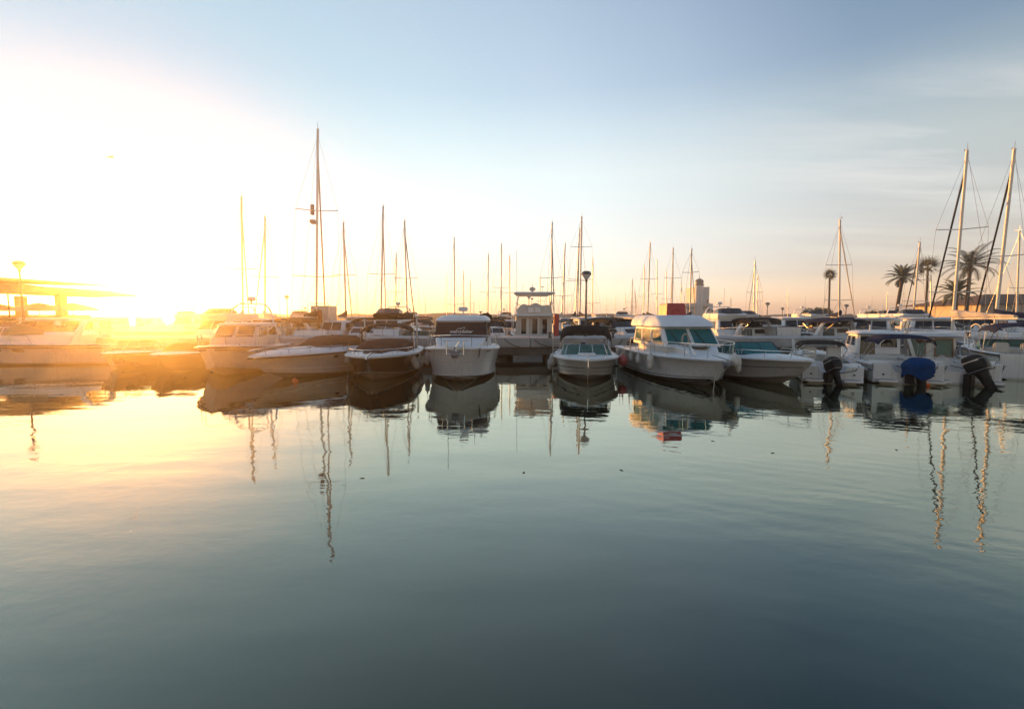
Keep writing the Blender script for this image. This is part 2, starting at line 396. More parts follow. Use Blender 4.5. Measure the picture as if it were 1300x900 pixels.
        mb.loft([ring(*q) for q in ts], closed=False, cap0=False, cap1=False)
        if tc > 0:   # transom board inside
            hb = s.hb(0)-.02; nn = getattr(s, 'notch', None)
            if nn:
                for a_, b_ in ((-hb, -nn[0]-.12), (nn[0]+.12, hb)): mb.box(-s.L/2+.005, -s.L/2+.45, a_, b_, .05, s.zs(0)+.015)
                mb.box(-s.L/2+.005, -s.L/2+.10, -nn[0]-.1, nn[0]+.1, .05, s.zs(0)-nn[1]-.004); mb.box(-s.L/2+.42, -s.L/2+.50, -hb, hb, .05, s.zs(0)+.10)
            else: mb.box(-s.L/2+.005, -s.L/2+.12, -hb, hb, .05, s.zs(0)+.015)
        s.decko = mb.build('deck', m, s.root); s.floor = floor; s.tc = tc; return s
    def xt(s, t): return -s.L/2+t*s.L
    def rail(s, t0=.45, t1=.985, h=.5, n=5, r=.014, inset=.08, lean=.06, gap=0.0, mid=False):
        mb = MB()
        for side in (1, -1):
            ts = [t0+(t1-t0)*(1-(1-i/12)**1.3) for i in range(13)]
            def q(t, k): return V((s.xx(t, s.zs(t))+lean*k*s.ss(t)*2, side*max(.02, s.hb(t)-inset), s.zs(t)+.03+h*k))
            top = [q(t, 1) for t in ts]
            if side == 1: top1 = top
            mb.tube([q(t0-.02, 0)]+top, r, 6)
            if mid: mb.tube([q(t, .5) for t in ts], r*.6, 5)
            for i in range(n):
                t = t0+(t1-t0)*((i+.5)/n)**.8; mb.tube([q(t, 0), q(t, 1)], r*.85, 5)
        mb.tube([top1[-1], V((top1[-1].x+.03, 0, top1[-1].z)), V((top1[-1].x, -top1[-1].y, top1[-1].z))], r, 6)
        mb.build('bow_rail', 'steel', s.root); return s
    def house(s, name, rings, m='white2', r=.12, parent=None):   # rings: (x0, x1, wb, wf, z[, sk])
        mb = MB(); mb.loft([rrect(a[0], a[1], a[2], a[3], a[4], min(r, a[2]*.6, a[3]*.6), 4, a[5] if len(a) > 5 else 0) for a in rings])
        return mb.build(name, m, parent or s.root, 50)
    def face(s, lo, hi, which):      # quad on one face of a house between two rings
        x0, x1, wb, wf, z = lo[:5]; X0, X1, WB, WF, Z_ = hi[:5]
        if which == 'front': return [V((x1, -wf, z)), V((x1, wf, z)), V((X1, WF, Z_)), V((X1, -WF, Z_))]
        if which == 'back': return [V((x0, wb, z)), V((x0, -wb, z)), V((X0, -WB, Z_)), V((X0, WB, Z_))]
        if which == 'port': return [V((x1, wf, z)), V((x0, wb, z)), V((X0, WB, Z_)), V((X1, WF, Z_))]
        return [V((x0, -wb, z)), V((x1, -wf, z)), V((X1, -WF, Z_)), V((X0, -WB, Z_))]
    def window(s, q, rect, gm='glassd', fm='stripe', parent=None, fw=.035, name='window'):
        u0, u1, v0, v1 = rect; w = sub(q, u0, u1, v0, v1); wu = (w[1]-w[0]).length; wv = (w[3]-w[0]).length
        fu, fv = fw/wu, fw/wv; inn = sub(w, fu, 1-fu, fv, 1-fv)
        mb = MB(); n = (w[2]-w[0]).cross(w[3]-w[1]).normalized()
        for i in range(4):
            k = (i+1) % 4; a, b, c, d = w[i], w[k], inn[k], inn[i]
            mb.plate(a, b, c, d, .022, .004)
        fo = mb.build(name, fm, parent or s.root, 0)
        g = MB(); g.plate(*inn, .008, .008); g.build('pane', gm, fo, 0); return fo
    def bimini(s, x0, x1, w, z, arch=.18, m='canvask', foot=None, fz=None, bows=3, drop=.12, name='bimini', endrop=.10):
        def f(u, v):
            y = (v-.5)*2; x = x0+(x1-x0)*u; e = abs(u-.5)*2
            return (x, y*w*(1-.04*abs(y)**6), z+arch*(1-abs(y)**2.6)-drop*abs(y)**12-endrop*e**3-.02*sin(u*pi*bows)**2)
        mb = MB(); mb.grid(f, 14, 18, .03); bo = mb.build(name, m, s.root, 60)
        fb = MB(); fx = foot if foot is not None else (x0+x1)/2; fz = fz if fz is not None else s.zs(.4)
        for k in range(bows):
            u = k/(bows-1); x = x0+(x1-x0)*(u*.94+.03); pts = [V((fx+(k-1)*.05, -w-.01, fz))]
            for j in range(9):
                v = j/8; q = V(f(u*.94+.03, v)); q.z -= .045; pts.append(q)
            pts.append(V((fx+(k-1)*.05, w+.01, fz))); fb.tube(pts, .014, 6)
        fb.build('frame', 'steel', bo); return s
    def screen(s, x, w, z, h, rake=.5, side=1.2, gm='glassc', n=3, fm='stripe', wt=.86):   # runabout windscreen, n front panes and two wings
        mb = MB(); fo = None
        def base(k): return V((x, w*(-1+2*k/n)*.8, z+.02))
        B_ = [V((x-side, -w, z-.01)), V((x-.12, -w, z))]; T_ = [V((x-side-.05, -w*.99, z+h*.45)), V((x-rake-.10, -w*wt, z+h))]
        for k in range(n+1):
            y = w*(-1+2*k/n)*.82; B_.append(V((x+.10*(1-(y/w)**2)*2, y, z+.01))); T_.append(V((x-rake+.10*(1-(y/w)**2)*2, y*wt, z+h+.02)))
        B_ += [V((x-.12, w, z)), V((x-side, w, z-.01))]; T_ += [V((x-rake-.10, w*wt, z+h)), V((x-side-.05, w*.99, z+h*.45))]
        fr = MB(); fr.tube(B_, .018, 6); fr.tube(T_, .018, 6)
        for a, b in zip(B_, T_): fr.tube([a, b], .014, 5)
        fo = fr.build('windscreen', fm, s.root)
        for i in range(len(B_)-1):
            g = MB(); g.plate(B_[i], B_[i+1], T_[i+1], T_[i], .006, -.003); g.build('pane', gm, fo, 0)
        return s
    def cover(s, x0, x1, w0, w1, z0, h, m='canvasg', name='cockpit_cover', sk=0.0, sharp=.22):
        def f(u, v):
            y = (v-.5)*2; w = w0+(w1-w0)*u; e = min(1, min(u, 1-u)/sharp); e = sin(e*pi/2)
            return (x0+(x1-x0)*u, y*w, z0+sk*u+h*e*(1-abs(y)**5)+.015*sin(u*23)*sin(v*9)*(1-abs(y)))
        mb = MB(); mb.grid(f, 20, 16, .02); mb.build(name, m, s.root, 60); return s
    def outboard(s, y=0, z=.75, scale=1.0, m='motor', x=None, covered=None, tilt=0.0, steer=0.0):
        x = x if x is not None else -s.L/2-.02; k = scale
        root = MB(); root.bbox(x-.16*k, x+.04, y-.14*k, y+.14*k, z-.45*k, z-.05, .02); ro = root.build('outboard_motor', 'motor', s.root)
        def T(px_, pz): # tilt about the bracket
            dx, dz = px_*k, pz*k; return (x-.05+dx*cos(tilt)+dz*sin(tilt), z-.1-dx*sin(tilt)+dz*cos(tilt))
        cw = MB(); rg = []
        for pz, xc, lx, ly in ((-.02,-.30,.20,.13), (.03,-.31,.27,.17), (.15,-.32,.30,.185), (.32,-.32,.30,.185), (.46,-.30,.27,.17), (.54,-.27,.22,.14), (.575,-.26,.14,.09), (.58,-.26,.05,.03)):
            ring = []
            for q in rrect(-lx, lx, ly, ly*.85, 0, .09 if lx > .1 else .02, 4):
                X_, Z_ = T(xc+q.x, pz); ring.append(V((X_, y+q.y*k, Z_)))
            rg.append(ring)
        cw.loft(rg); co_ = cw.build('cowling', m, ro, 50)
        bd = MB(); r1 = [[c_+(p_-c_)*1.03 for p_ in rr] for rr in (rg[1], rg[2]) for c_ in [sum(rr, V())/len(rr)]]
        bd.loft([r1[0], [a_.lerp(b_, .22) for a_, b_ in zip(r1[0], r1[1])]]); bd.build('trim_band', 'motorg', co_, 50)
        dq = [a_.lerp(b_, .5) for a_, b_ in zip(rg[3], rg[4])]; de = MB(); c_ = sum(dq, V())/len(dq); e_ = [c_+(p_-c_)*1.012 for p_ in dq]; f_ = [p_+V((0, 0, -.05*k)) for p_ in e_]; de.loft([e_, f_], cap0=False, cap1=False); de.build('decal', 'alu', co_, 50)
        lg = MB(); rg = []
        for pz, xc, lx, ly in ((0,-.33,.20,.13), (-.25,-.33,.15,.10), (-.6,-.34,.13,.06), (-.9,-.36,.16,.04)):
            rg.append([V((T(xc+lx*cos(a), pz)[0], y+ly*sin(a)*k, T(xc+lx*cos(a), pz)[1])) for a in [2*pi*i/12 for i in range(12)]])
        lg.loft(rg)
        a = T(-.62, -.62); b = T(-.15, -.62); lg.box(min(a[0], b[0]), max(a[0], b[0]), y-.11*k, y+.11*k, a[1]-.015, a[1]+.015)
        P0 = T(-.15, -.92); P1 = T(-.60, -.92); lg.tube([(P0[0], y, P0[1]), (T(-.25,-.92)[0], y, T(-.25,-.92)[1]), (T(-.5,-.92)[0], y, T(-.5,-.92)[1]), (P1[0], y, P1[1])], .06*k, 8)
        lg.build('leg', m, ro, 50)
        pr = MB(); c = V((T(-.62, -.92)[0], y, T(-.62, -.92)[1]))
        for i in range(3):
            a = 2*pi*i/3; u = V((0, cos(a), sin(a))); w_ = V((0, -sin(a), cos(a)))
            pr.plate(c+u*.03*k-w_*.05*k, c+u*.03*k+w_*.05*k+V((.04, 0, 0)), c+u*.17*k+w_*.09*k+V((.05, 0, 0)), c+u*.17*k-w_*.05*k, .01)
        pr.build('propeller', 'motorg', ro, 0)
        if covered:
            cv = MB(); cc = T(-.30, .28)
            def f(u, v):
                a = 2*pi*u; e = min(1, v/.55)*pi*.5; wr = 1+.05*sin(a*5)*v+.04*sin(a*9+v*6)*v; sk = max(0, v-.55)/.45; wr *= 1-.10*sk
                return (cc[0]+.50*k*sin(e)**.8*cos(a)*wr+.02*sin(v*14+a*2), y+.42*k*sin(e)**.8*sin(a)*wr, cc[1]+.34*k*cos(e)-(.36+.10*sin(a*3+1))*k*sk)
            cv.grid(f, 28, 10, .01); cv.build('motor_cover', covered, ro, 60)
        if steer: ro.matrix_local = Matrix.Translation((x-.1, y, 0))@Matrix.Rotation(steer, 4, 'Z')@Matrix.Translation((-x+.1, -y, 0))
        return s
    def arch(s, x, w, z0, h, lean=-.3, m='white2', th=.10, wd=.28):
        mb = MB(); rg = []
        for i in range(13):
            a = pi*i/12; y = w*cos(a)*(1 if abs(cos(a)) < .97 else 1.0); zz = z0+h*min(1, sin(a)*1.35)**.7 if 0 < i < 12 else z0
            k = (zz-z0)/h; rg.append((x+lean*k, y*(1-.10*k), zz))
        rings = []
        for i, q in enumerate(rg):
            q = V(q); nx = V(rg[min(i+1, 12)])-V(rg[max(i-1, 0)]); nx.x = 0; nx.normalize(); o = V((0, nx.z, -nx.y))*th/2
            rings.append([q+V((-wd/2, 0, 0))-o, q+V((wd/2, 0, 0))-o, q+V((wd/2, 0, 0))+o, q+V((-wd/2, 0, 0))+o])
        mb.loft(rings); mb.build('radar_arch', m, s.root, 50); return s
    def radar(s, x, z, y=0, r=.28):
        mb = MB(); mb.lathe([(.05, 0), (.05, .15), (r*.8, .15), (r, .19), (r, .30), (r*.85, .35), (0.01, .36)], (x, y, z), 14)
        mb.build('radar_dome', 'white2', s.root, 40); return s
    def antenna(s, x, y, z, h, lean=0.0, m='canvasw', r=.012):
        mb = MB(); mb.tube([(x, y, z), (x+lean, y, z+h*.5), (x+lean*2, y, z+h)], r, 5); mb.build('antenna', m, s.root, 60); return s
    def porthole(s, t, v, side, rx=.16, rz=.07, m='glassd', name='porthole'):
        q = s.S(t, v, side); a = s.S(t+.01, v, side)-q; b = s.S(t, v+.03, side)-q; a.normalize(); b.normalize(); n = a.cross(b).normalized()*(-side)
        if n.y*side < 0: n = -n
        q = q+n*.055; mb = MB(); mb.loft([[q+n*o+a*rx*k*cos(x)+b*rz*k*sin(x) for x in [2*pi*i/16 for i in range(16)]] for o, k in ((-.03, 1), (0, 1), (.004, .85))])
        mb.build(name, m, s.root, 30); return s
    def seats(s, x, z=None, m='vinyl'):
        z = z or s.floor; mb = MB()
        for y in (-.42, .42):
            mb.bbox(x-.25, x+.25, y-.25, y+.25, z+.35, z+.5, .04); mb.bbox(x-.3, x-.18, y-.25, y+.25, z+.48, z+.95, .05); mb.tube([(x, y, z), (x, y, z+.36)], .05)
        mb.build('seat', m, s.root, 50); return s
    def ladder(s, y=.5, m='steel'):
        mb = MB(); x = -s.L/2-.05
        for k in (-.14, .14): mb.tube([(x+.2, y+k, s.Fa+.35), (x, y+k, s.Fa+.35), (x-.05, y+k, .1)], .013)
        for z in (.2, .4, .6): mb.tube([(x-.03, y-.14, z), (x-.03, y+.14, z)], .013)
        mb.build('ladder', m, s.root); return s
    def cleats(s):
        mb = MB()
        for t in (.86, .3):
            for sd in (1, -1):
                y = sd*(s.hb(t)-.10); x = s.xt(t)-.05; z = s.zs(t)+.06; mb.tube([(x-.12, y, z+.03), (x+.12, y, z+.03)], .014); mb.tube([(x, y, z-.05), (x, y, z+.03)], .02)
        mb.build('cleat', 'steel', s.root); return s

def motor_cruiser_bg(at, head, L, B, label, style, top='white2', group=None, canvas='canvask', hull='white', name='motor_boat'):
    """a boat of the rows behind the pier: hull, deck, cabin with windows and one of several tops"""
    b = Boat(name, label, 'motor boat', L, B, 1.25 if L > 7 else 1.0, .85, at=at, head=head, group=group, rake=.9)
    b.hull(hull, n=14, stripes=((.82, .87, 'stripeb' if 'blue' in label else 'stripe'),)); b.deck(tc=.34, floor=.4, n=12)
    zd = b.zs(.6)
    if style in ('fly', 'hard', 'cabin', 'express'):
        x0, x1 = -L*.14, L*.22; h = 1.15 if style != 'express' else .62
        lo = (x0, x1+.25, B*.40, B*.34, zd-.05); mid = (x0, x1+.10, B*.39, B*.33, zd+h*.42); hi = (x0+.05, x1-.45, B*.36, B*.29, zd+h)
        c = b.house('cabin', [lo, mid, hi, (x0+.1, x1-.5, B*.33, B*.26, zd+h+.05)])
        for wh, rects in (('front', ((.08, .48, .1, .9), (.52, .92, .1, .9))), ('port', ((.22, .55, .12, .85), (.6, .92, .12, .85))),
                          ('star', ((.08, .4, .12, .85), (.45, .78, .12, .85))), ('back', ((.12, .45, -.5, .85), (.55, .88, .1, .85)))):
            for rc in rects: b.window(b.face(mid, hi, wh), rc, parent=c)
        zt = zd+h+.04
        if style == 'hard': b.house('hardtop', [(x0-1.1, x1-.35, B*.40, B*.33, zt), (x0-1.15, x1-.3, B*.41, B*.34, zt+.05), (x0-1.0, x1-.5, B*.36, B*.28, zt+.11)], top)
        if style == 'fly':
            b.house('flybridge', [(x0-.7, x1-.4, B*.38, B*.30, zt), (x0-.7, x1-.2, B*.40, B*.32, zt+.30), (x0-.7, x1-.35, B*.38, B*.30, zt+.42)], top)
            b.screen(x1-.45, B*.28, zt+.42, .3, gm='glassd'); b.arch(x0-.3, B*.36, zt+.3, .6, lean=-.35, th=.06, wd=.16); b.radar(x0-.65, zt+.9, r=.18)
            b.antenna(x0-.65, .3, zt+1.0, 1.3)
    if style == 'express':
        b.screen(L*.10, B*.36, zd+.60, .42, gm='glassd'); b.arch(-L*.12, B*.44, zd, 1.15, lean=-.4)
        b.bimini(-L*.30, L*.05, B*.42, zd+1.15, m=canvas, fz=zd)
    if style == 'open':
        b.screen(L*.12, B*.38, zd+.05, .42, gm='glassc'); b.bimini(-L*.25, L*.12, B*.42, zd+1.05, m=canvas, fz=zd-.1)
        b.seats(-.2)
    if style == 'cabin': b.antenna(x0+.3, -.4, zd+1.2, 1.2, lean=-.1)
    if L > 5.5: b.rail(n=4, r=.018)
    return b

# ------------------------------------------------------------------ setting
def water_mat():
    m = bpy.data.materials.new('water'); m.use_nodes = True; t = NT(m.node_tree); t.n.clear()
    o = t.new('ShaderNodeOutputMaterial'); d = t.new('ShaderNodeBsdfDiffuse'); d.inputs[0].default_value = (.003, .016, .011, 1)
    g = t.new('ShaderNodeBsdfGlossy'); g.inputs['Roughness'].default_value = .022; g.inputs[0].default_value = (.92, .98, .85, 1)
    lw = t.new('ShaderNodeLayerWeight'); lw.inputs[0].default_value = .5
    f = t.math('ADD', t.math('MULTIPLY', t.math('POWER', lw.outputs['Facing'], 2.3), .98), .02)
    mx = t.new('ShaderNodeMixShader'); t.link(f, mx.inputs[0]); t.link(d.outputs[0], mx.inputs[1]); t.link(g.outputs[0], mx.inputs[2]); t.link(mx.outputs[0], o.inputs[0])
    tc = t.new('ShaderNodeNewGeometry')
    def noise(sx, sy, scale, detail, rot=0, dist=0):
        mp = t.new('ShaderNodeMapping'); mp.inputs['Scale'].default_value = (sx, sy, 1); mp.inputs['Rotation'].default_value = (0, 0, rot)
        t.link(tc.outputs['Position'], mp.inputs[0]); n = t.new('ShaderNodeTexNoise'); n.inputs['Scale'].default_value = scale
        n.inputs['Detail'].default_value = detail; n.inputs['Distortion'].default_value = dist; t.link(mp.outputs[0], n.inputs['Vector']); return n.outputs[0]
    a = noise(.40, 1.0, .55, 2); b = noise(.5, 1.0, 2.2, 3, R(12), .3); c = noise(.8, 1.2, 7.0, 2, R(-8))
    # calm and ruffled patches
    patch = t.ramp(noise(.5, 1, .12, 3, R(20)), [(.40, .25), (.62, 1.0)])
    # a faint train of small waves coming from the right, as from a passing boat
    mp = t.new('ShaderNodeMapping'); mp.inputs['Rotation'].default_value = (0, 0, R(28)); t.link(tc.outputs['Position'], mp.inputs[0])
    wv = t.new('ShaderNodeTexWave'); wv.bands_direction = 'Y'; wv.inputs['Scale'].default_value = .85; wv.inputs['Distortion'].default_value = 7.0
    wv.inputs['Detail'].default_value = 2; wv.inputs['Detail Scale'].default_value = .6; t.link(mp.outputs[0], wv.inputs['Vector'])
    sp = t.new('ShaderNodeSeparateXYZ'); t.link(tc.outputs['Position'], sp.inputs[0])
    wm = t.math('MULTIPLY', t.ramp(t.math('MULTIPLY', sp.outputs[0], .1), [(.0, .15), (.25, 1.0), (.9, .8), (1.0, .4)]), t.ramp(t.math('MULTIPLY', sp.outputs[1], .05), [(.1, .15), (.3, 1.0), (.7, .7), (.85, 0.05)]))
    h = t.math('ADD', t.math('MULTIPLY', a, 1.15), t.math('MULTIPLY', t.math('MULTIPLY', b, .42), patch))
    h = t.math('ADD', h, t.math('MULTIPLY', t.math('MULTIPLY', c, .10), patch))
    h = t.math('ADD', h, t.math('MULTIPLY', t.math('MULTIPLY', t.math('MULTIPLY', wv.outputs[1], wm), patch), .075))
    bp = t.new('ShaderNodeBump'); bp.inputs['Strength'].default_value = 1; bp.inputs['Distance'].default_value = .0155
    t.link(h, bp.inputs['Height'])
    for q in (g, d, lw): t.link(bp.outputs[0], q.inputs['Normal'])
    return m
M['water'] = water_mat()
mb = MB(); mb.add([(-600, -30, 0), (600, -30, 0), (600, 650, 0), (-600, 650, 0)], [(0, 1, 2, 3)]); struct(mb.build('water', 'water', smooth=0))

# far breakwater: a long ridge of boulders
def ridge(name, x0, x1, y, h, dep, seed, m='rock', step=3.0):
    rnd = random.Random(seed); n = int((x1-x0)/step); J = 7
    hs = [[rnd.uniform(-.5, .5) for _ in range(J)] for _ in range(n+1)]; sm = [rnd.uniform(.75, 1.1) for _ in range(n//6+3)]
    def f(i, j):
        e = j/(J-1); k = i/6; g = sm[int(k)]*(1-k % 1)+sm[int(k)+1]*(k % 1)
        return (x0+step*i+hs[i][j]*.8, y+dep*e+hs[i][-1-j]*.8, -.4+(h*g+.4)*sin(pi*e)**.7+hs[i][j]*.7*(1 if 0 < j < J-1 else 0))
    vs_ = [f(i, j) for i in range(n+1) for j in range(J)]
    fs_ = [(i*J+j, (i+1)*J+j, (i+1)*J+j+1, i*J+j+1) for i in range(n) for j in range(J-1)]
    q = MB(); q.add(vs_, fs_); return q.build(name, m, smooth=0)
tag(ridge('breakwater', -330, 330, 190, 3.2, 16, 5), 'long dark rock breakwater along the horizon behind all the boats', 'breakwater')

# quays left and right
mb = MB(); mb.bbox(-70, -19.6, 37, 62, -.9, 1.2, .06); struct(mb.build('quay', 'concrete', smooth=0))
mb = MB(); mb.bbox(33, 150, 50, 120, -.9, 1.15, .06); struct(mb.build('quay', 'concrete', smooth=0))

# pontoon pier the front row is moored to: pale fascia, stained beam below, piles
PY0, PY1, PZ = 25.6, 28.4, 1.26
def pier(name, label, x0, x1, y0, y1, z, piles=True, fas=.50):
    t = thing(name, label, 'pier', ((x0+x1)/2, (y0+y1)/2, 0)); ox, oy = (x0+x1)/2, (y0+y1)/2
    def L_(mb): mb.v = [(a-ox, b-oy, c) for a, b, c in mb.v]; return mb
    mb = MB(); x = x0
    while x < x1-.1:     # precast slabs with open joints
        mb.bbox(x+.012, min(x+4.0, x1)-.012, y0, y1, z-fas, z, .025); x += 4.0
    L_(mb).build('deck_slab', 'concrete', t, 0)
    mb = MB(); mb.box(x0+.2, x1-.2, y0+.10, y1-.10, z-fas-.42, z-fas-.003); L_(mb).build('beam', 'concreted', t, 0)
    if piles:
        xs = []; x = x0+1.0
        while x < x1: xs.append(x); x += 3.2
        for x in xs[:45]:
            for y in (y0+.45, y1-.5):
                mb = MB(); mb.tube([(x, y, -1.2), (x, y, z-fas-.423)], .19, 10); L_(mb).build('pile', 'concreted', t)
    return t
pier('mooring_pier', 'pale concrete mooring pier on dark piles behind the front row of boats', -31, 37, PY0, PY1, PZ)
pier('mooring_pier', 'distant low pier crossing the marina behind the second boats', -60, 33, 62, 64, 1.0, piles=False, fas=.35)

# street lamps: round-capped globe on a post
def lamp(px, py_top, Y, zb, label, hr=.27, group=None):
    top = P(px, py_top, Y); x = top.x
    t = thing('street_lamp', label, 'street lamp', (x, Y, zb), group=group); h = top.z-zb
    mb = MB(); mb.lathe([(.09, 0), (.09, .5), (.06, .55), (.045, h-.62), (.07, h-.6), (.07, h-.5), (.03, h-.48)], n=10); mb.build('post', 'metal', t, 50)
    mb = MB(); mb.lathe([(.06, h-.50), (hr*.62, h-.36), (hr*.86, h-.24), (hr*.9, h-.21)], n=16); mb.build('globe', 'lampglass', t, 60)
    mb = MB(); mb.lathe([(hr, h-.22), (hr*.97, h-.17), (hr*.8, h-.06), (hr*.45, h-.01), (.02, h)], n=16); mb.build('cap', 'metal', t, 60)
    return t
lamp(744.5, 344, 27.6, PZ, 'tall dark street lamp on the pier right of the flybridge boat', .30)
lamp(23.5, 331, 27.2, PZ, 'street lamp with a dome cap in front of the pavilion roofs', .30)
G_ = 'distant street lamps along the far pier'
for px, py, Y, lb in ((364, 375, 63, 'distant street lamp left of the tallest mast'), (671.5, 374.5, 63, 'distant street lamp seen between the flybridge supports'),
                      (974.5, 384, 63, 'distant street lamp right of the mast pair over the biminis'), (993.5, 390.5, 80, 'smaller distant street lamp beside the curved rail above the white transom'),
                      (1074.5, 386.5, 63, 'distant street lamp right of the mast beside the navy canopies'), (904, 393.5, 80, 'small distant street lamp right of the white control tower'),
                      (683, 373, 46, 'thin distant lamp above the flybridge hardtop')):
    if Y == 46: continue
    lamp(px, py, Y, 1.0 if Y < 70 else 1.1, lb, .30, G_)

# pavilion on the left quay, two stacked thin roofs on posts
def pavilion():
    Y = 39.0; x1 = X(112, 370, Y); x0 = x1-16
    t = thing('waterside_pavilion', 'open pavilion with two thin stacked roofs on posts at the left edge', 'pavilion', ((x0+x1)/2, Y, 1.2)); ox = (x0+x1)/2
    def rf(name, a, b, za, zb, th, ya, yb, m):
        mb = MB(); rings = []
        for k in range(9):
            e = k/8; x = a+(b-a)*e; z = za+(zb-za)*e+.12*sin(e*3*pi); thk = th*(1-.75*max(0, (e-.8)/.2))
            rings.append([V((x-ox, ya, z-1.2)), V((x-ox, yb, z-1.2)), V((x-ox, yb, z-1.2-thk)), V((x-ox, ya, z-1.2-thk))])
        mb.loft(rings); return mb.build(name, m, t, 20)
    zt = Z(351, Y); z2 = Z(360, Y)
    rf('roof', x0, X(104, 360, Y), zt+.5, Z(361, Y), .22, -2.5, 4, 'concreted')
    rf('roof', x0, x1, z2+.9, Z(371, Y), .75, -3, 5, 'concreted')
    for px in (27, 78):
        mb = MB(); mb.bbox(X(px, 390, Y)-ox-.28, X(px, 390, Y)-ox+.28, -.3, .3, 0, Z(376, Y)-1.2, .03); mb.build('pillar', 'plaster', t, 0)
    for px in (5, 44, 106):
        mb = MB(); mb.tube([(X(px, 390, Y)-ox, -2, 0), (X(px, 390, Y)-ox, -2, Z(374, Y)-1.2)], .05); mb.build('post', 'metal', t, 0)
    mb = MB(); mb.bbox(x0-ox, X(60, 390, Y)-ox, 2.5, 4, 0, 1.3, .05); mb.build('counter', 'plaster', t, 0)
    for k, px in enumerate((10, 60, 95)):
        mb = MB(); xx = X(px, 390, Y)-ox
        mb.lathe([(.03, 0), (.03, 1.6), (1.9, 1.62), (1.2, 2.0), (.05, 2.3)], (xx, -1.2+k*.5, 0), 10); mb.build('parasol', 'canvasw', t, 20)
pavilion()

# control tower with a small dome beside it
def tower():
    Y = 150.0; x0, x1 = X(877, 390, Y), X(895, 390, Y); zt = Z(365, Y); xd = X(880.5, 390, Y)
    t = thing('control_tower', 'white harbour tower with a small dome rising behind the red box', 'tower', ((x0+x1)/2, Y, 1.0)); ox = (x0+x1)/2
    mb = MB(); mb.bbox(X(876, 390, Y)-ox, x1-ox, -3, 4, 0, zt-1, .05); to = mb.build('wall', 'whitewall', t, 0)
    mb = MB(); mb.bbox(X(864, 390, Y)-ox, X(898, 390, Y)-ox, -4.2, 3, 0, Z(386, Y)-1, .05); mb.build('terrace_block', 'whitewall', t, 0)
    for z_ in (385.5, 389.5, 391.5):
        mb = MB(); zz = Z(z_, Y)-1; mb.box(X(863, 390, Y)-ox, X(894, 390, Y)-ox, -4.5, -4.25, zz-.10, zz+.08); mb.build('ledge', 'metal' if z_ > 386 else 'whitewall', t, 0)
    for px, py in ((893, 383), (893, 393.5), (868, 392), (884, 392)):
        mb = MB(); xx = X(px, 390, Y)-ox; zz = Z(py, Y)-1; mb.box(xx-.28, xx+.28, -3.06 if py < 385 else -4.26, -2.95 if py < 385 else -4.15, zz-.5, zz+.5); mb.build('window', 'glassd', t, 0)
    mb = MB(); mb.lathe([(1.25, 0), (1.25, Z(363.5, Y)-1)], (xd-ox, -4.0, 0), 14); mb.build('turret', 'whitewall', t, 40)
    z0 = Z(363.5, Y)-1; mb = MB(); mb.lathe([(1.45, z0), (1.45, z0+.25), (1.2, z0+.3), (1.2, z0+1.1), (1.3, z0+1.15), (1.0, z0+1.7), (.5, z0+2.0), (.06, z0+2.1), (.04, z0+2.9)], (xd-ox, -4.0, 0), 14)
    mb.build('dome', 'metal', t, 40)
tower()

# warehouse with a tiled roof at the right edge
def warehouse():
    Y = 66.0; x0 = X(1238, 400, Y); x1 = x0+34
    t = thing('warehouse', 'cream warehouse with a low dark tiled roof at the right edge', 'warehouse', (x0, Y, 1.15))
    a = R(-9)
    t.rotation_euler.z = a; H = Z(387, Y)-1.15
    mb = MB(); mb.bbox(.6, 33, 0, 14, 0, H, .03); mb.build('wall', 'plaster', t, 0)
    mb = MB(); mb.loft([[V((x, -.9, H-.02)), V((x, -.9, H+.12)), V((x, 7, H+1.7)), V((x, 15, H+.12)), V((x, 15, H-.02))] for x in (6, 34)])
    mb.add([(-.4, -.9, H-.02), (-.4, 15, H-.02), (6, 15, H+.12), (6, 7, H+1.7), (6, -.9, H+.12), (-.4, -.9, H+.08), (-.4, 15, H+.08)], [(0, 5, 4), (5, 6, 3, 4), (6, 2, 3), (0, 6, 5), (0, 1, 6), (1, 2, 6)])
    mb.build('roof', 'tile', t, 0)
    for x in (5.5, 12, 18.5, 25): # pilasters and shutters
        mb = MB(); mb.box(x, x+.35, -.08, .02, .02, H-.03); mb.build('pilaster', 'plaster', t, 0)
    for x in (8, 15, 21):
        mb = MB(); mb.box(x, x+2.2, -.05, .03, .02, H-.9); mb.build('door', 'wood', t, 0)
    mb = MB(); mb.tube([(1.6+1.9*cos(pi-pi*k/12), -1.6, 1.3+1.6*sin(pi*k/12)) for k in range(13)], .09, 6)
    for x in (-.3, 3.5): mb.tube([(x, -1.6, 0), (x, -1.6, 1.35)], .09, 6)
    mb.tube([(-.3, -1.6, 1.0), (3.5, -1.6, 1.0)], .06); mb.tube([(-.3, -1.6, .3), (3.5, -1.6, .3)], .3); tag(mb.build('gantry_frame', 'metal', None), 'round-topped dark frame standing before the warehouse wall', 'frame').matrix_world = Matrix.Translation((x0, Y, 1.15))@Matrix.Rotation(a, 4, 'Z')
warehouse()

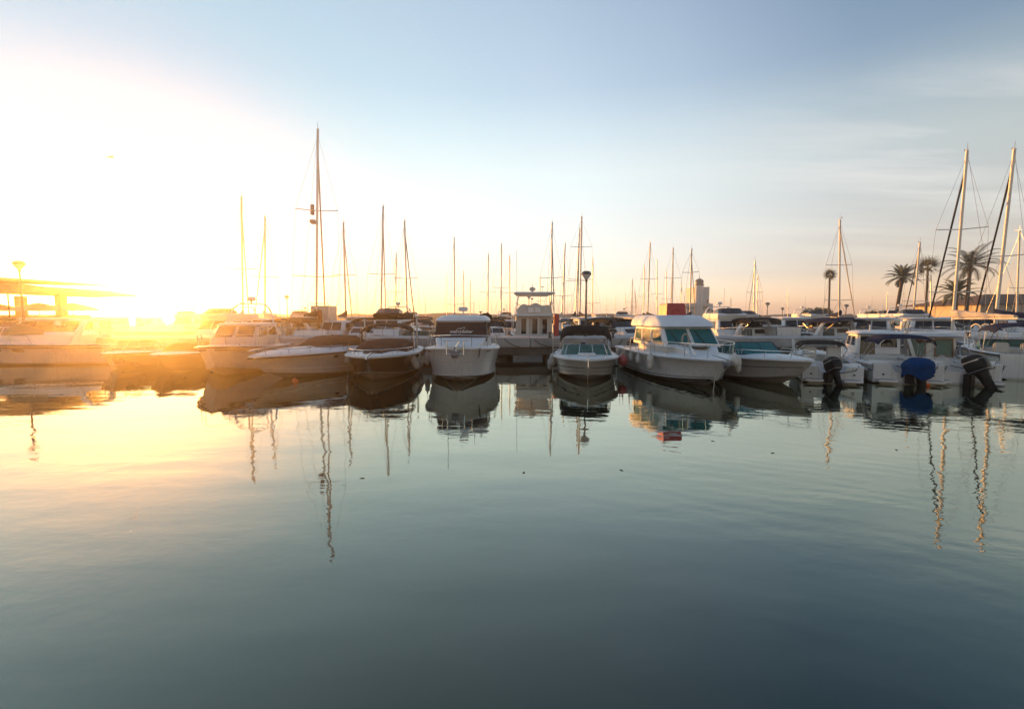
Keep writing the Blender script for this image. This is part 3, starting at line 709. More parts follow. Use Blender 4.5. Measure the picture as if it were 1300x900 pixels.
# palms
def palm(px_top, py_top, px_base, py_base, Y, cr, label, seed, kind='date', zb=1.15, lean=0):
    rnd = random.Random(seed); top = P(px_top, py_top, Y); base = P(px_base, py_base, Y); base.z = zb
    # py_top = heart of the crown; base found along the trunk line down to the ground
    t = thing('palm_tree', label, 'palm tree', (base.x, Y, zb)); d = top-base
    pts = [V((d.x*(e**1.35), 0, d.z*e)) for e in [i/12 for i in range(13)]]
    mb = MB(); N = len(pts); r0 = .24 if kind == 'date' else .17; rings = []
    for i, p in enumerate(pts):
        r = r0*(1.25-.35*min(1, i/2)-.12*i/N)+(0.10 if i >= N-2 and kind == 'date' else 0)
        rings.append([p+V((cos(a)*r, sin(a)*r, 0)) for a in [2*pi*k/10 for k in range(10)]])
    mb.loft(rings); mb.build('trunk', 'trunk', t, 60)
    mb = MB(); hd = pts[-1]
    nf = 34 if kind == 'date' else 24
    def frond(az, el, Lf, mb, droop, lw):
        q = hd.copy(); pts_ = []; e = el; n = 9
        for k in range(n+1):
            pts_.append(q.copy()); q = q+V((cos(az)*cos(e), sin(az)*cos(e), sin(e)))*(Lf/n); e -= droop*(k+1)/n
        side = V((-sin(az), cos(az), 0))
        for k in range(n):
            a, b = pts_[k], pts_[k+1]; d_ = (b-a).normalized(); up = side.cross(d_)
            mb.plate(a-side*.02, a+side*.02, b+side*.015, b-side*.015, .02)
            if k == 0 and kind == 'date': continue
            for j in range(3):
                c = a.lerp(b, j/3); ll = lw*(sin(pi*min(1, (k+j/3+.6)/(n+.4)))**.6)*rnd.uniform(.85, 1.1)
                for sg in (1, -1):
                    tip = c+(side*sg*.80+d_*.62-up*.0+V((0, 0, -.28)))*ll; w_ = d_*.055
                    mb.add([c-w_, c+w_, tip], [(0, 1, 2)])
    for i in range(nf):
        e = (i+.5)/nf; az = i*2.39996+rnd.uniform(-.2, .2)
        if kind == 'date': frond(az, R(80-100*e+rnd.uniform(-9, 9)), cr*rnd.uniform(.85, 1.18), mb, R(10+9*rnd.random()), cr*.22)
        else:  # fan palm: short stalk and a stiff round fan
            el = R(85-135*e+rnd.uniform(-8, 8)); st_ = cr*rnd.uniform(.28, .42); q = hd+V((cos(az)*cos(el), sin(az)*cos(el), sin(el)))*st_; d_ = (q-hd).normalized(); sd = d_.orthogonal().normalized(); u = d_.cross(sd)
            mb.tube([hd, q], .02, 4); ang = rnd.uniform(0, pi); ax = sd*cos(ang)+u*sin(ang)
            for k in range(13):
                a = R(-84+14*k+rnd.uniform(-4, 4)); dd = (d_*cos(a)+ax*sin(a)+V((0, 0, -.18-.15*rnd.random()))).normalized(); s2 = dd.cross(ax.cross(d_)).normalized()*.045
                mb.add([q-s2, q+s2, q+dd*cr*rnd.uniform(.60, .85)], [(0, 1, 2)])
    mb.build('crown', 'frond', t, 0)
    sk = MB(); hb_ = hd
    for i in range(22):
        az = i*2.4; a = hb_+V((cos(az)*.18, sin(az)*.18, -.1)); b = a+V((cos(az)*.28*cr*.6, sin(az)*.28*cr*.6, -.55*cr*.6*rnd.uniform(.5, 1))); s2 = V((-sin(az), cos(az), 0))*.06
        sk.add([a-s2, a+s2, b], [(0, 1, 2)])
    sk.build('dead_fronds', 'frondd', t, 0)
palm(1053.5, 349, 1052, 402, 78, 1.15, 'small round fan palm standing alone left of the other palms', 1, 'fan')
palm(1146, 352, 1137, 402, 62, 2.2, 'leftmost of the feathery palms with a slanting trunk', 2)
palm(1178, 339, 1175, 402, 66, 1.75, 'straight fan palm between the two leaning feathery palms', 3, 'fan')
palm(1214, 372, 1213, 405, 60, 2.4, 'lower feathery palm beside the golden mast', 4)
palm(1232, 337, 1226, 405, 60, 3.2, 'tallest feathery palm at the right with a wide crown', 5)

# rounded trees on the far quay
def tree(px, py, w, h, Y, label, seed):
    rnd = random.Random(seed); x = X(px, 400, Y); zt = Z(py, Y); k = Y/600
    W, H = w*k/2, h*k
    t = thing('broadleaf_tree', label, 'tree', (x, Y, 1.15))
    mb = MB(); mb.tube([(0, 0, -.2), (.05, 0, 1.2), (-.2, 0, zt-1.15-H*.5)], .25, 8, r2=.12)
    for a in range(5): mb.tube([(0, 0, 1.0), (cos(a*1.3)*W*.6, sin(a*1.3)*W*.6, zt-1.15-H*.45)], .09, 6, r2=.03)
    mb.build('trunk', 'bark', t)
    mb = MB(); cl = []
    for i in range(34):
        a = rnd.uniform(0, 2*pi); r = rnd.random()**.5; cl.append((cos(a)*W*r, sin(a)*W*r*.8, zt-1.15-H*.55+H*.5*sqrt(max(0, 1-r*r))*rnd.uniform(.2, 1), rnd.uniform(.35, .7)))
    for cx, cy, cz, cr in cl:
        for j in range(95):
            d = V((rnd.gauss(0, 1), rnd.gauss(0, 1), rnd.gauss(0, .8))).normalized()*cr*rnd.uniform(.6, 1.1); c = V((cx, cy, cz))+d
            u = V((rnd.gauss(0, 1), rnd.gauss(0, 1), rnd.gauss(0, 1))).normalized()*.14; w_ = u.orthogonal().normalized()*.09
            mb.add([c-u, c+w_, c+u, c-w_], [(0, 1, 2, 3)])
    mb.build('crown', 'leaf', t, 0)
tree(1036, 391.5, 34, 14, 82, 'rounded green tree rising behind the navy canopies', 1)
tree(1112, 396, 24, 12, 82, 'rounded green tree behind the radar on the second-row cruiser', 2)
tree(1150, 401, 20, 8, 95, 'low dark tree left of the straight fan palm', 3)

# gull in the sky
def gull():
    p = P(141, 200, 42); mb = MB(); mb.loft([[V((x, r*cos(a), r*sin(a))) for a in [2*pi*k/8 for k in range(8)]] for x, r in ((-.22, .01), (-.14, .04), (0, .065), (.12, .05), (.18, .035), (.24, .008))])
    g = mb.build('gull', 'gull', None, 60, p); g.rotation_euler = (R(25), 0, R(20)); tag(g, 'small gull flying high in the sky above the sun', 'bird')
    for s_ in (1, -1):
        w_ = MB(); w_.loft([[V((.07-b, s_*y, z)), V((-.06-b, s_*y, z)), V((-.06-b, s_*y, z-.012)), V((.07-b, s_*y, z-.012))] for y, z, b in ((.04, .03, 0), (.25, .13, -.03), (.45, .10, .05), (.6, .04, .12))]); w_.build('wing', 'gull', g, 40)
gull()

# ------------------------------------------------------------------ front row
def fender(p, h=.62, r=.11, m='fender', label='', lean=0.0, group=None, rope_to=.35, name='fender'):
    mb = MB(); prof = [(.02, 0), (r*.6, .03), (r, .10), (r*1.02, h*.5), (r, h-.10), (r*.6, h-.03), (.03, h), (.03, h+.05)]
    mb.lathe(prof, n=12); o = mb.build(name, m, None, 50, p); o.rotation_euler = (0, lean, 0)
    rb = MB(); rb.tube([(0, 0, h), (lean*.1, .02, h+rope_to)], .008, 5); rb.build('rope', 'rope', o)
    return tag(o, label, 'fender', group)
def buoy(p, r, m, label, rope=.25):
    mb = MB(); mb.ell((0, 0, 0), (r, r, r*1.08), 18, 12); mb.lathe([(.05, r*.95), (.045, r*1.25), (.02, r*1.3)], n=8)
    o = mb.build('buoy', m, None, 60, p); rb = MB(); rb.tube([(0, 0, r*1.2), (.03, .05, r*1.2+rope)], .01, 5); rb.build('rope', 'rope', o); return tag(o, label, 'buoy')
def line(a, b, label, sag=.15, r=.012, m='rope', n=12, group=None):
    a, b = V(a), V(b); mb = MB(); mb.tube([a.lerp(b, i/n)-V((0, 0, 4*sag*(i/n)*(1-i/n))) for i in range(n+1)], r, 5)
    return tag(mb.build('mooring_line', m, None), label, 'rope', group)

# E: white cabin boat, windscreen under a lettered brown cover
b = Boat('cabin_boat', 'white cabin boat facing us with a lettered brown cover over its windscreen', 'motor boat', 7.5, 2.95, 1.36, 1.05, bow=(580, 487), head=(.02, -1), p=3.6, rake=.75, flare=.45, chz=.10, cr=.14)
b.hull('white', stripes=((.50, .515, 'cream'),), n=26, rub='white2', spray='grey'); b.deck(tc=.26, floor=.45, crown=.12)
b.house('cabin_trunk', [(-1.2, 2.35, 1.18, .80, 1.16), (-1.2, 1.9, 1.15, .96, 1.46), (-1.2, 1.5, 1.12, 1.02, 1.60)], r=.22)
lo = (-1.3, 1.25, 1.12, 1.06, 1.45); hi = (-1.2, .85, 1.06, 1.02, 2.28)
wh = b.house('wheelhouse', [lo, hi], r=.12)
for w_ in ((.08, .48, .15, .9), (.54, .92, .15, .9)):
    b.window(b.face(lo, hi, 'star'), w_, 'glassd', parent=wh); b.window(b.face(lo, hi, 'port'), w_, 'glassd', parent=wh)
b.window(b.face(lo, hi, 'back'), (.2, .8, .1, .9), 'glassd', parent=wh)
b.house('roof', [(-1.5, .98, 1.10, 1.05, 2.20), (-1.55, 1.05, 1.14, 1.09, 2.27), (-1.5, .95, 1.08, 1.02, 2.38), (-1.35, .65, .92, .86, 2.47), (-1.1, .3, .6, .55, 2.50)], r=.30)
q = b.face(lo, hi, 'front'); cv = MB(); qq = [p + V((.03, 0, 0)) for p in q]
def cvf(u, v):
    p = bil(qq, u, v*.97); e = 1-(2*u-1)**2
    return (p.x+.05*e+.008*sin(u*19+v*3), p.y, p.z-.0)
cv.grid(cvf, 20, 8, 0); n0 = len(cv.v)
cvb = cv.build('windscreen_cover', 'canvasg', b.root, 60)
def text(s_, size, origin, ux, uy, parent, m='letter', shear=.25, th=.004, name='lettering'):
    cu = bpy.data.curves.new('t', 'FONT'); cu.body = s_; cu.size = size; cu.extrude = th; cu.align_x = 'CENTER'; cu.shear = shear; cu.space_character = 1.05; cu.offset = .0035
    o = bpy.data.objects.new('t', cu); COL.objects.link(o); bpy.context.view_layer.update()
    me = bpy.data.meshes.new_from_object(o.evaluated_get(bpy.context.evaluated_depsgraph_get())); bpy.data.objects.remove(o)
    me.name = name; me.materials.clear(); me.materials.append(M[m]); o = bpy.data.objects.new(name, me); COL.objects.link(o); o.parent = parent
    ux, uy = V(ux).normalized(), V(uy).normalized(); uz = ux.cross(uy)
    o.matrix_local = Matrix(((ux.x, uy.x, uz.x, origin[0]), (ux.y, uy.y, uz.y, origin[1]), (ux.z, uy.z, uz.z, origin[2]), (0, 0, 0, 1))); return o
o0 = bil(qq, .5, .40); text('merryfisher', .185, (o0.x+.085, 0, o0.z), (0, 1, 0), (-.43, 0, .9), cvb)
sw = MB()
for y0, z0, y1, z1, bb in ((-.22, .50, .0, .62, .05), (-.05, .56, .16, .66, .04), (.10, .60, .16, .63, .0)):
    pts = []
    for i in range(9):
        e = i/8; zz = z0+(z1-z0)*e+bb*sin(e*pi); y = y0+(y1-y0)*e; p = bil(qq, .5, zz); pts.append((p.x+.078, y, p.z))
    sw.tube(pts, .009, 5)
sw.build('bird_emblem', 'letter', cvb, 60)
b.rail(t0=.40, t1=.975, h=.42, n=4)
hm = MB()     # forward hatch frame and ladder-like anchor stand on the foredeck
for y in (-.30, .30): hm.tube([(3.42, y, 1.38), (3.66, y, 1.60), (3.70, y, 1.10)], .018)
hm.tube([(3.66, -.44, 1.60), (3.66, .44, 1.60)], .018); hm.tube([(3.69, -.3, 1.40), (3.69, .3, 1.40)], .016); hm.tube([(3.70, -.3, 1.12), (3.70, .3, 1.12)], .016); hm.tube([(3.66, .14, 1.58), (3.70, .0, 1.36), (3.74, .06, 1.2)], .03)
hm.build('bow_ladder', 'steel', b.root)
an = MB(); an.tube([(3.0, 0, 1.44), (3.78, 0, 1.36), (3.86, 0, 1.22)], .03); an.plate((3.70, -.22, 1.22), (3.88, -.02, 1.10), (3.88, .02, 1.10), (3.7, .22, 1.22), .03); an.loft([[V((3.85, y*.9, 1.25)), V((3.9, y, 1.1)), V((3.84, y*.6, .98))] for y in (-.14, 0, .14)])
an.build('anchor', 'motorg', b.root, 0)
sl_ = MB(); sl_.tube([(.1, .0, 2.48), (.1, 0, 2.68)], .03); sl_.bbox(-.06, .26, -.19, .19, 2.66, 2.84, .03); sl_.build('search_light', 'panel', b.root, 40)
hn = MB(); hn.tube([(.2, .75, 2.42), (.2, .75, 2.62)], .02); hn.lathe([(.02, 0), (.07, .03), (.07, .05)], (.2, .75, 2.60), 8); hn.build('horn', 'metal', b.root)
b.antenna(.0, .45, 2.45, .6, lean=.0); b.antenna(-.4, -.75, 2.42, 1.9, m='wire')
b.cleats(); b.outboard(0, .75)
for side in (1, -1):   # registration marks on the bow
    q0 = b.S(.80, .86, side); q1 = b.S(.86, .86, side); ux = (q1-q0)*(1 if side > 0 else -1)*-1; up = b.S(.80, .96, side)-q0
    ux.normalize(); n_ = ux.cross(up).normalized()
    c0 = q0+n_*.045
    text('CT 7-1', .11, c0, ux, up.normalized(), b.root, 'stripe', 0, .002, 'registration')
BE = b

# D: black-hulled sports boat with a covered cockpit and dark arch
b = Boat('sports_boat', 'black-hulled sports boat facing us with white deck and brown cockpit cover', 'motor boat', 7.2, 2.85, 1.02, .90, bow=(473, 485), head=(.10, -1), p=3.0, rake=1.0, flare=.5, chz=.10)
b.hull('blackhull', bot='cream', n=26, stripes=((.87, .99, 'white2'), (.0, .03, 'cream')), rub='white2'); b.deck(tc=.0, crown=.10)
b.cover(-2.6, 1.2, 1.22, 1.10, .93, .46, 'canvasg', sk=.07, sharp=.16)
pad = MB(); pad.grid(lambda u, v: (1.2+1.5*u, (v-.5)*2*(.62-.28*u), 1.19-.03*u-.10*(v-.5)**2*2), 8, 8, .03); pad.build('sun_pad', 'canvasg', b.root)
b.bimini(-2.1, -.3, 1.15, 1.93, arch=.22, m='canvask', foot=-1.2, fz=.95)
b.rail(t0=.62, t1=.97, h=.2, n=3)
an = MB(); an.tube([(2.9, 0, 1.1), (3.72, 0, 1.04)], .03); an.plate((3.55, -.12, 1.0), (3.8, -.02, .92), (3.8, .02, .92), (3.55, .12, 1.0), .03); an.build('anchor', 'steel', b.root, 0)
b.cleats()
for s_ in (1, -1):
    pp = MB(); pp.tube([(-1.9, s_*1.2, .95), (-1.95, s_*1.2, 2.35)], .035); pp.build('pole', 'aluw', b.root)
BD = b

# C: low express cruiser with brown covers, bow to the left
b = Boat('sports_cruiser', 'low cream sports cruiser with brown covers, its bow turned left towards the sun', 'motor boat', 7.2, 2.55, .95, .98, bow=(343, 483), head=(-.36, -.94), p=2.4, rake=1.15, flare=.4, chz=.10)
b.hull('cream', n=26, stripes=((.25, .28, 'white2'), (.93, .99, 'white2'))); b.deck(tc=0, crown=.20, lip=.03)
b.cover(-2.8, 1.0, 1.1, .90, 1.0, .60, 'canvasg', sharp=.38)
pad = MB(); pad.grid(lambda u, v: (.9+1.75*u, (v-.5)*2*(.70-.40*u), 1.21-.16*u-.14*(v-.5)**2*2), 8, 8, .03); pad.build('sun_pad', 'canvasg', b.root)
for t_ in (.28, .42, .56): b.porthole(t_, .80, -1, .13, .07)
for t_ in (.28, .42, .56): b.porthole(t_, .80, 1, .13, .07)
b.rail(t0=.5, t1=.97, h=.22, n=4); b.cleats()
co = MB(); co.loft([[V((x, y, .93+z)) for y, z in ((1.22*k, 0), (1.16*k, .16), (.9*k, .22), (-.9*k, .22), (-1.16*k, .16), (-1.22*k, 0))] for x, k in ((-3.1, .93), (-2.2, .98), (-1.0, 1.0), (.0, .96), (.9, .82), (1.3, .66))]); co.build('coaming', 'white2', b.root, 50)
BC = b

# B: white cabin boat nearly lost in the glare
b = Boat('cabin_boat', 'grey-hulled cabin boat with a radar arch in the glare just right of the sun', 'motor boat', 7.8, 2.9, 1.3, 1.0, bow=(276, 480), head=(.22, -1), p=3.0, rake=.9)
b.hull('grey'); b.deck('grey', tc=.25, floor=.45)
lo = (-1.5, 1.3, 1.15, .95, 1.15); mid = (-1.5, 1.2, 1.12, .92, 1.48); hi = (-1.4, .5, 1.05, .85, 2.02)
wh = b.house('wheelhouse', [lo, mid, hi, (-1.7, .6, 1.1, .9, 2.05), (-1.6, .4, 1.0, .8, 2.14)], 'grey')
for f_ in ('front', 'port', 'star', 'back'):
    for r_ in ((.08, .46, .12, .88), (.54, .92, .12, .88)): b.window(b.face(mid, hi, f_), r_, 'glassd', parent=wh)
b.arch(-1.3, 1.0, 2.08, .95, lean=-.2, th=.06, wd=.12); b.radar(-1.45, 3.03, r=.2); b.rail(t0=.4, t1=.97, h=.45); b.cleats()
# boats further left in the glare
b = Boat('sports_cruiser', 'grey sports cruiser moored broadside below the pavilion, bow pointing left', 'motor boat', 9.0, 2.9, 1.15, 1.0, at=(-24.6, 24.6), head=(-1, -.16), p=2.6, rake=1.2)
b.hull('grey'); b.deck(tc=.26, floor=.45, crown=.15)
co = b.house('cabin', [(-2.2, 2.6, 1.2, .7, 1.1), (-2.2, 2.2, 1.15, .6, 1.45), (-2.0, 1.0, 1.05, .6, 1.6)], r=.25)
b.screen(1.1, 1.0, 1.55, .5, rake=.7, side=2.0); b.arch(-2.4, 1.2, 1.1, 1.1, lean=-.3); b.rail(t0=.45, h=.4)
for t_ in (.5, .62): b.porthole(t_, .7, 1, .3, .08); b.porthole(t_, .7, -1, .3, .08)
b = Boat('motor_boat', 'small open dark-hulled boat directly under the sun, left of the glare', 'motor boat', 6.0, 2.3, .85, .7, bow=(150, 472), head=(.35, -1), p=2.6)
b.hull('navy'); b.deck(tc=.5, floor=.35); b.screen(.7, .85, .85, .4); b.seats(-.6); b.rail(h=.25, n=3); b.outboard(0, .65)
b = Boat('motor_boat', 'small covered boat in the brightest glare beside the sun', 'motor boat', 5.8, 2.2, .85, .7, bow=(212, 474), head=(.30, -1), p=2.6)
b.hull('blackhull'); b.deck(tc=0); b.cover(-2.4, .9, .9, .75, .8, .4, 'canvask'); b.outboard(0, .65)

# G: small runabout with a black bimini
b = Boat('runabout', 'small white runabout facing us with a black bimini and a green-tinted windscreen', 'motor boat', 6.2, 2.62, .88, .80, bow=(745.5, 484), head=(-.12, -1), p=3.2, rake=.8, flare=.5, chz=.08, cr=.22)
b.hull('cream', bot='white', n=26, stripes=((.42, .46, 'stripe'), (.20, .22, 'stripe'), (.93, .99, 'white2')), rub='white2'); b.deck(tc=.48, floor=.35, crown=.06, sd=.25)
b.screen(.95, 1.05, .86, .40, rake=.5, side=1.7, gm='glassc', fm='steel', n=3)
b.bimini(-1.5, .35, 1.12, 1.92, arch=.16, m='canvask', foot=-.9, fz=.86, drop=.22, endrop=.36)
b.seats(-.7); b.cleats()
hz_ = MB(); hz_.bbox(1.35, 1.95, -.35, .35, .93, 1.00, .02); hz_.build('hatch', 'white2', b.root, 0)
vt = MB(); vt.bbox(1.25, 1.36, -.13, .13, .93, 1.03, .02); vt.build('vent', 'stripe', b.root, 0)
bl_ = MB(); bl_.tube([(2.7, 0, .93), (3.1, 0, .92), (3.13, 0, .60)], .016); bl_.build('bow_eye', 'steel', b.root); b.outboard(0, .68)
BG = b

# H: large cabin boat, red box on the roof
b = Boat('cabin_boat', 'large white cabin boat with teal windscreens and a row of fenders, under a red box', 'motor boat', 8.0, 3.0, 1.02, 1.0, bow=(908, 493), head=(.07, -1), p=3.1, rake=.95, flare=.55, chz=.12, cr=.20)
b.hull('white', n=28, rub='grey', spray='stripe', stripes=((.10, .125, 'stripe'), (.93, .99, 'white2'))); b.deck(tc=.24, floor=.5, crown=.12)
b.house('cabin_trunk', [(-1.6, 2.7, 1.15, .50, .98), (-1.6, 2.3, 1.12, .66, 1.22), (-1.6, 1.6, 1.10, .95, 1.36)], r=.28)
lo = (-1.9, 1.55, 1.20, 1.08, 1.30); hi = (-1.8, .85, 1.12, 1.00, 2.02)
wh = b.house('wheelhouse', [lo, hi], r=.08)
b.window(b.face(lo, hi, 'front'), (.03, .49, .08, .95), 'glasst', 'white2', wh, .04); b.window(b.face(lo, hi, 'front'), (.51, .97, .08, .95), 'glasst', 'white2', wh, .04)
for s_ in ('star', 'port'):
    for w_ in ((.05, .30, .1, .92), (.33, .62, .1, .92), (.65, .95, .1, .92)): b.window(b.face(lo, hi, s_), w_, 'glassc', 'white2', wh, .035)
b.window(b.face(lo, hi, 'back'), (.2, .8, .05, .9), 'glassd', parent=wh)
b.house('roof', [(-2.3, 1.0, 1.18, 1.04, 2.00), (-2.35, 1.12, 1.24, 1.10, 2.06), (-2.3, .80, 1.22, 1.06, 2.26), (-2.1, .20, 1.12, .98, 2.46), (-1.9, -.1, .9, .8, 2.50)], r=.28)
for y in (-.5, .45):
    wp = MB(); a_ = bil(b.face(lo, hi, 'front'), .5+y*.5, .1); c_ = bil(b.face(lo, hi, 'front'), .5+y*.5-.10, .8)
    wp.tube([a_+V((.06, 0, 0)), c_+V((.05, 0, 0))], .014); wp.build('wiper', 'stripe', wh)
ht = MB(); ht.bbox(1.75, 2.25, -.28, .28, 1.30, 1.36, .02); ht.build('hatch', 'glassd', b.root, 0)
lf = MB(); lf.tube([(1.72+.04*cos(a), -.42+.11*cos(a), 1.56+.24*sin(a)) for a in [2*pi*i/20 for i in range(21)]], .035, 8); lf.build('coiled_rope', 'rope', b.root, 60)
b.rail(t0=.30, t1=.975, h=.48, n=6, r=.015, mid=False)
an = MB(); an.tube([(3.0, 0, 1.10), (4.0, 0, 1.04)], .035); an.plate((3.7, -.20, .98), (4.05, -.03, .84), (4.05, .03, .84), (3.7, .2, .98), .04); an.loft([[V((3.9, y*.9, 1.0)), V((4.0, y, .88)), V((3.9, y*.6, .74))] for y in (-.14, 0, .14)]); an.build('anchor', 'motorg', b.root, 0)
b.cleats(); b.outboard(-.45, .8, 1.0); b.outboard(.45, .8, 1.0)
lr = MB(); lr.tube([(2.6, -.6, 1.08), (2.75, -.75, 1.5), (2.9, -.55, 1.1)], .02); lr.build('fairlead', 'steel', b.root)
BH = b
# red box stands on the roof
p = b.l2w((-1.0, 0, 2.50)); rb_ = MB(); Wd = .52
rb_.loft([[V((x*k, y*k, z)) for x, y in ((-.39, -Wd), (.39, -Wd), (.39, Wd), (-.39, Wd))] for z, k in ((-.05, 1.04), (.05, 1.04), (.40, .98), (.48, .94), (.50, .88))])
ro = rb_.build('roof_box', 'red', None, 20, (X(853, 395, p.y), p.y, p.z-.01)); tag(ro, 'red plastic box with a rounded handle mark on the big cabin boat roof', 'box')
hd_ = MB(); hd_.tube([(.17*cos(pi*i/10), -Wd*1.04-.01, .05+.19*sin(pi*i/10)) for i in range(11)], .018, 6); hd_.build('handle', 'red', ro)

# I: open white boat, bow to the right
b = Boat('runabout', 'open white boat right of the big cabin boat with two raised teal screens', 'motor boat', 6.6, 2.5, 1.0, .88, bow=(1006, 490), head=(.16, -1), p=2.5, rake=1.15, flare=.5, chz=.12)
b.hull('cream', n=26, stripes=((.52, .55, 'stripe'), (.93, .99, 'white2')), rub='white2'); b.deck(tc=.46, floor=.4, crown=.10)
b.screen(.75, 1.0, 1.0, .42, rake=.55, side=1.5, gm='glasst', n=2)
b.seats(-.8); b.rail(t0=.55, t1=.96, h=.24, n=3); b.cleats(); b.outboard(0, .75)
BI = b

# J: small boat with black outboard, stern to us
HD = (.43, 1)
b = Boat('small_boat', 'small white open boat stern to us with black outboard under a flat black bimini', 'motor boat', 5.2, 2.15, .95, .62, stern=(1056, 487), head=HD, p=2.5, chz=.06)
b.hull('white', stripes=((.5, .53, 'redhull'),), notch=(.35, .22), rub='grey'); b.deck(tc=.6, floor=.28, sd=.2); b.outboard(.12, .46, .95, tilt=.45, steer=.55)
b.bimini(-.8, .7, .84, 1.42, arch=.05, m='canvask', foot=0, fz=.8, drop=.14); b.seats(-.2); b.cleats()
for y in (-.8, .8):
    st = MB(); st.box(.55, .60, y-.05, y+.05, .75, 1.45); st.v = [(x+(z-.75)*.9, y_, z) for x, y_, z in st.v]; st.build('strap', 'aluw', b.root, 0)
BJ = b
# K: pilothouse boat, outboard in a blue cover
b = Boat('pilothouse_boat', 'white pilothouse boat stern to us, its outboard wrapped in a blue cover', 'motor boat', 6.0, 2.4, 1.05, .72, stern=(1152, 488), head=(.33, 1), p=2.5, chz=.06)
b.hull('white', stripes=((.62, .66, 'stripeb'),), notch=(.42, .26), rub='grey'); b.deck(tc=.42, floor=.30, sd=.2)
lo = (-.35, 1.5, .80, .66, .9); hi = (-.30, 1.15, .76, .62, 1.72)
wh = b.house('pilothouse', [lo, hi], r=.14); b.house('roof', [(-.6, 1.3, .85, .70, 1.70), (-.65, 1.35, .88, .72, 1.75), (-.5, 1.1, .75, .6, 1.83)], r=.2)
b.window(b.face(lo, hi, 'back'), (.06, .44, -.42, .92), 'glassd', 'white2', wh, name='door'); b.window(b.face(lo, hi, 'back'), (.52, .92, .30, .88), 'glassd', 'white2', wh)
for s_ in ('port', 'star'):
    for w_ in ((.08, .46, .35, .9), (.54, .92, .35, .9)): b.window(b.face(lo, hi, s_), w_, 'glassd', 'white2', wh)
b.window(b.face(lo, hi, 'front'), (.08, .92, .3, .9), 'glassd', 'white2', wh)
b.outboard(-.05, .47, .96, 'motor', covered='canvasb', tilt=.15, steer=.8)
b.bimini(-2.8, -1.4, .92, 1.70, arch=.08, m='canvasn', foot=-1.3, fz=.75, drop=.18); b.cleats(); b.rail(t0=.5, h=.35, n=3)
for y in (-.85,):
    st = MB(); st.box(-1.4, -1.34, y-.05, y+.05, .75, 1.85); st.v = [(x+(z-.75)*.8, y_, z) for x, y_, z in st.v]; st.build('strap', 'aluw', b.root, 0)
an = MB(); an.tube([(-.2, .3, 1.8), (-.2, .3, 2.1)], .03); an.build('light_mast', 'white2', b.root)
BK = b
# L: cream pilothouse with black outboard
b = Boat('pilothouse_boat', 'cream pilothouse fishing boat stern to us with a large black outboard', 'motor boat', 6.2, 2.4, 1.05, .75, stern=(1222, 489), head=(.38, 1), p=2.5, chz=.06)
b.hull('white', stripes=((.62, .66, 'cream'),), notch=(.45, .26), rub='grey'); b.deck(tc=.42, floor=.30, sd=.2)
lo = (-.55, 1.4, .86, .70, .85); hi = (-.50, 1.1, .82, .66, 1.62)
wh = b.house('pilothouse', [lo, hi], 'cream', r=.16); b.house('roof', [(-.8, 1.2, .90, .74, 1.60), (-.85, 1.3, .94, .77, 1.65), (-.6, 1.0, .78, .6, 1.75), (-.3, .7, .4, .3, 1.79)], 'cream', r=.2)
b.window(b.face(lo, hi, 'back'), (.05, .40, -.05, .90), 'glassc', 'wood', wh, .05); b.window(b.face(lo, hi, 'back'), (.56, .92, -.05, .90), 'glassc', 'wood', wh, .05)
for s_ in ('port', 'star'):
    for w_ in ((.08, .46, .3, .9), (.54, .92, .3, .9)): b.window(b.face(lo, hi, s_), w_, 'glassd', 'cream', wh)
b.window(b.face(lo, hi, 'front'), (.08, .92, .3, .9), 'glassd', 'cream', wh)
b.outboard(-.15, .46, 1.1, tilt=.5, steer=.8); b.cleats(); b.rail(t0=.5, h=.35, n=3)
lb = MB(); lb.tube([(-.62, -.98+.0*a, 1.0) for a in (0, 1)], .01) if False else lb.tube([(-.66, -.95+.21*cos(a), 1.0+.21*sin(a)) for a in [2*pi*i/20 for i in range(21)]], .045, 8); lb.build('life_ring', 'motorg', b.root, 60)
for y in (-.5, .2): 
    st = MB(); st.tube([(-3.0, y, .78), (-2.7, y+.3, 1.02), (-2.5, y+.5, .8)], .02); st.build('stern_rail', 'steel', b.root)
BL = b
for b_, w_ in ((BJ, .30), (BK, .40), (BL, .42)):
    hb_ = b_.hb(0)-.08; X0 = -b_.L/2
    for s_ in (1, -1):
        pf = MB(); y0_, y1_ = sorted((s_*w_, s_*hb_)); pf.bbox(X0-.34, X0-.004, y0_, y1_, .10, .17, .02); pf.build('swim_platform', 'white2', b_.root, 0)
        tk = MB(); tk.box(X0-.31, X0-.04, y0_+.05, y1_-.05, .1705, .176); tk.build('tread', 'motorg', b_.root, 0)
        dr = MB(); dr.tube([(X0-.02, s_*hb_*.75, .34), (X0+.01, s_*hb_*.75, .34)], .035, 10); dr.build('drain', 'stripe', b_.root)
    rp = MB(); rp.tube([(X0+.2, -hb_+.05, b_.Fa+.05), (X0-.1, -hb_+.2, b_.Fa-.1), (X0-.06, -hb_*.3, b_.Fa-.22), (X0-.05, w_, b_.Fa-.05)], .014, 5); rp.build('stern_rope', 'roped', b_.root)
    bx = MB(); bx.bbox(X0+.55, X0+.95, .15, .75, .35, b_.Fa+.12, .04); bx.build('cooler', 'vinyl', b_.root, 0)
    hs = MB(); hs.tube([(X0+.5, -.5+.12*cos(a), b_.Fa+.02+.12*sin(a)) for a in [2*pi*i/16 for i in range(17)]], .02, 6); hs.build('hose_coil', 'rubber', b_.root)
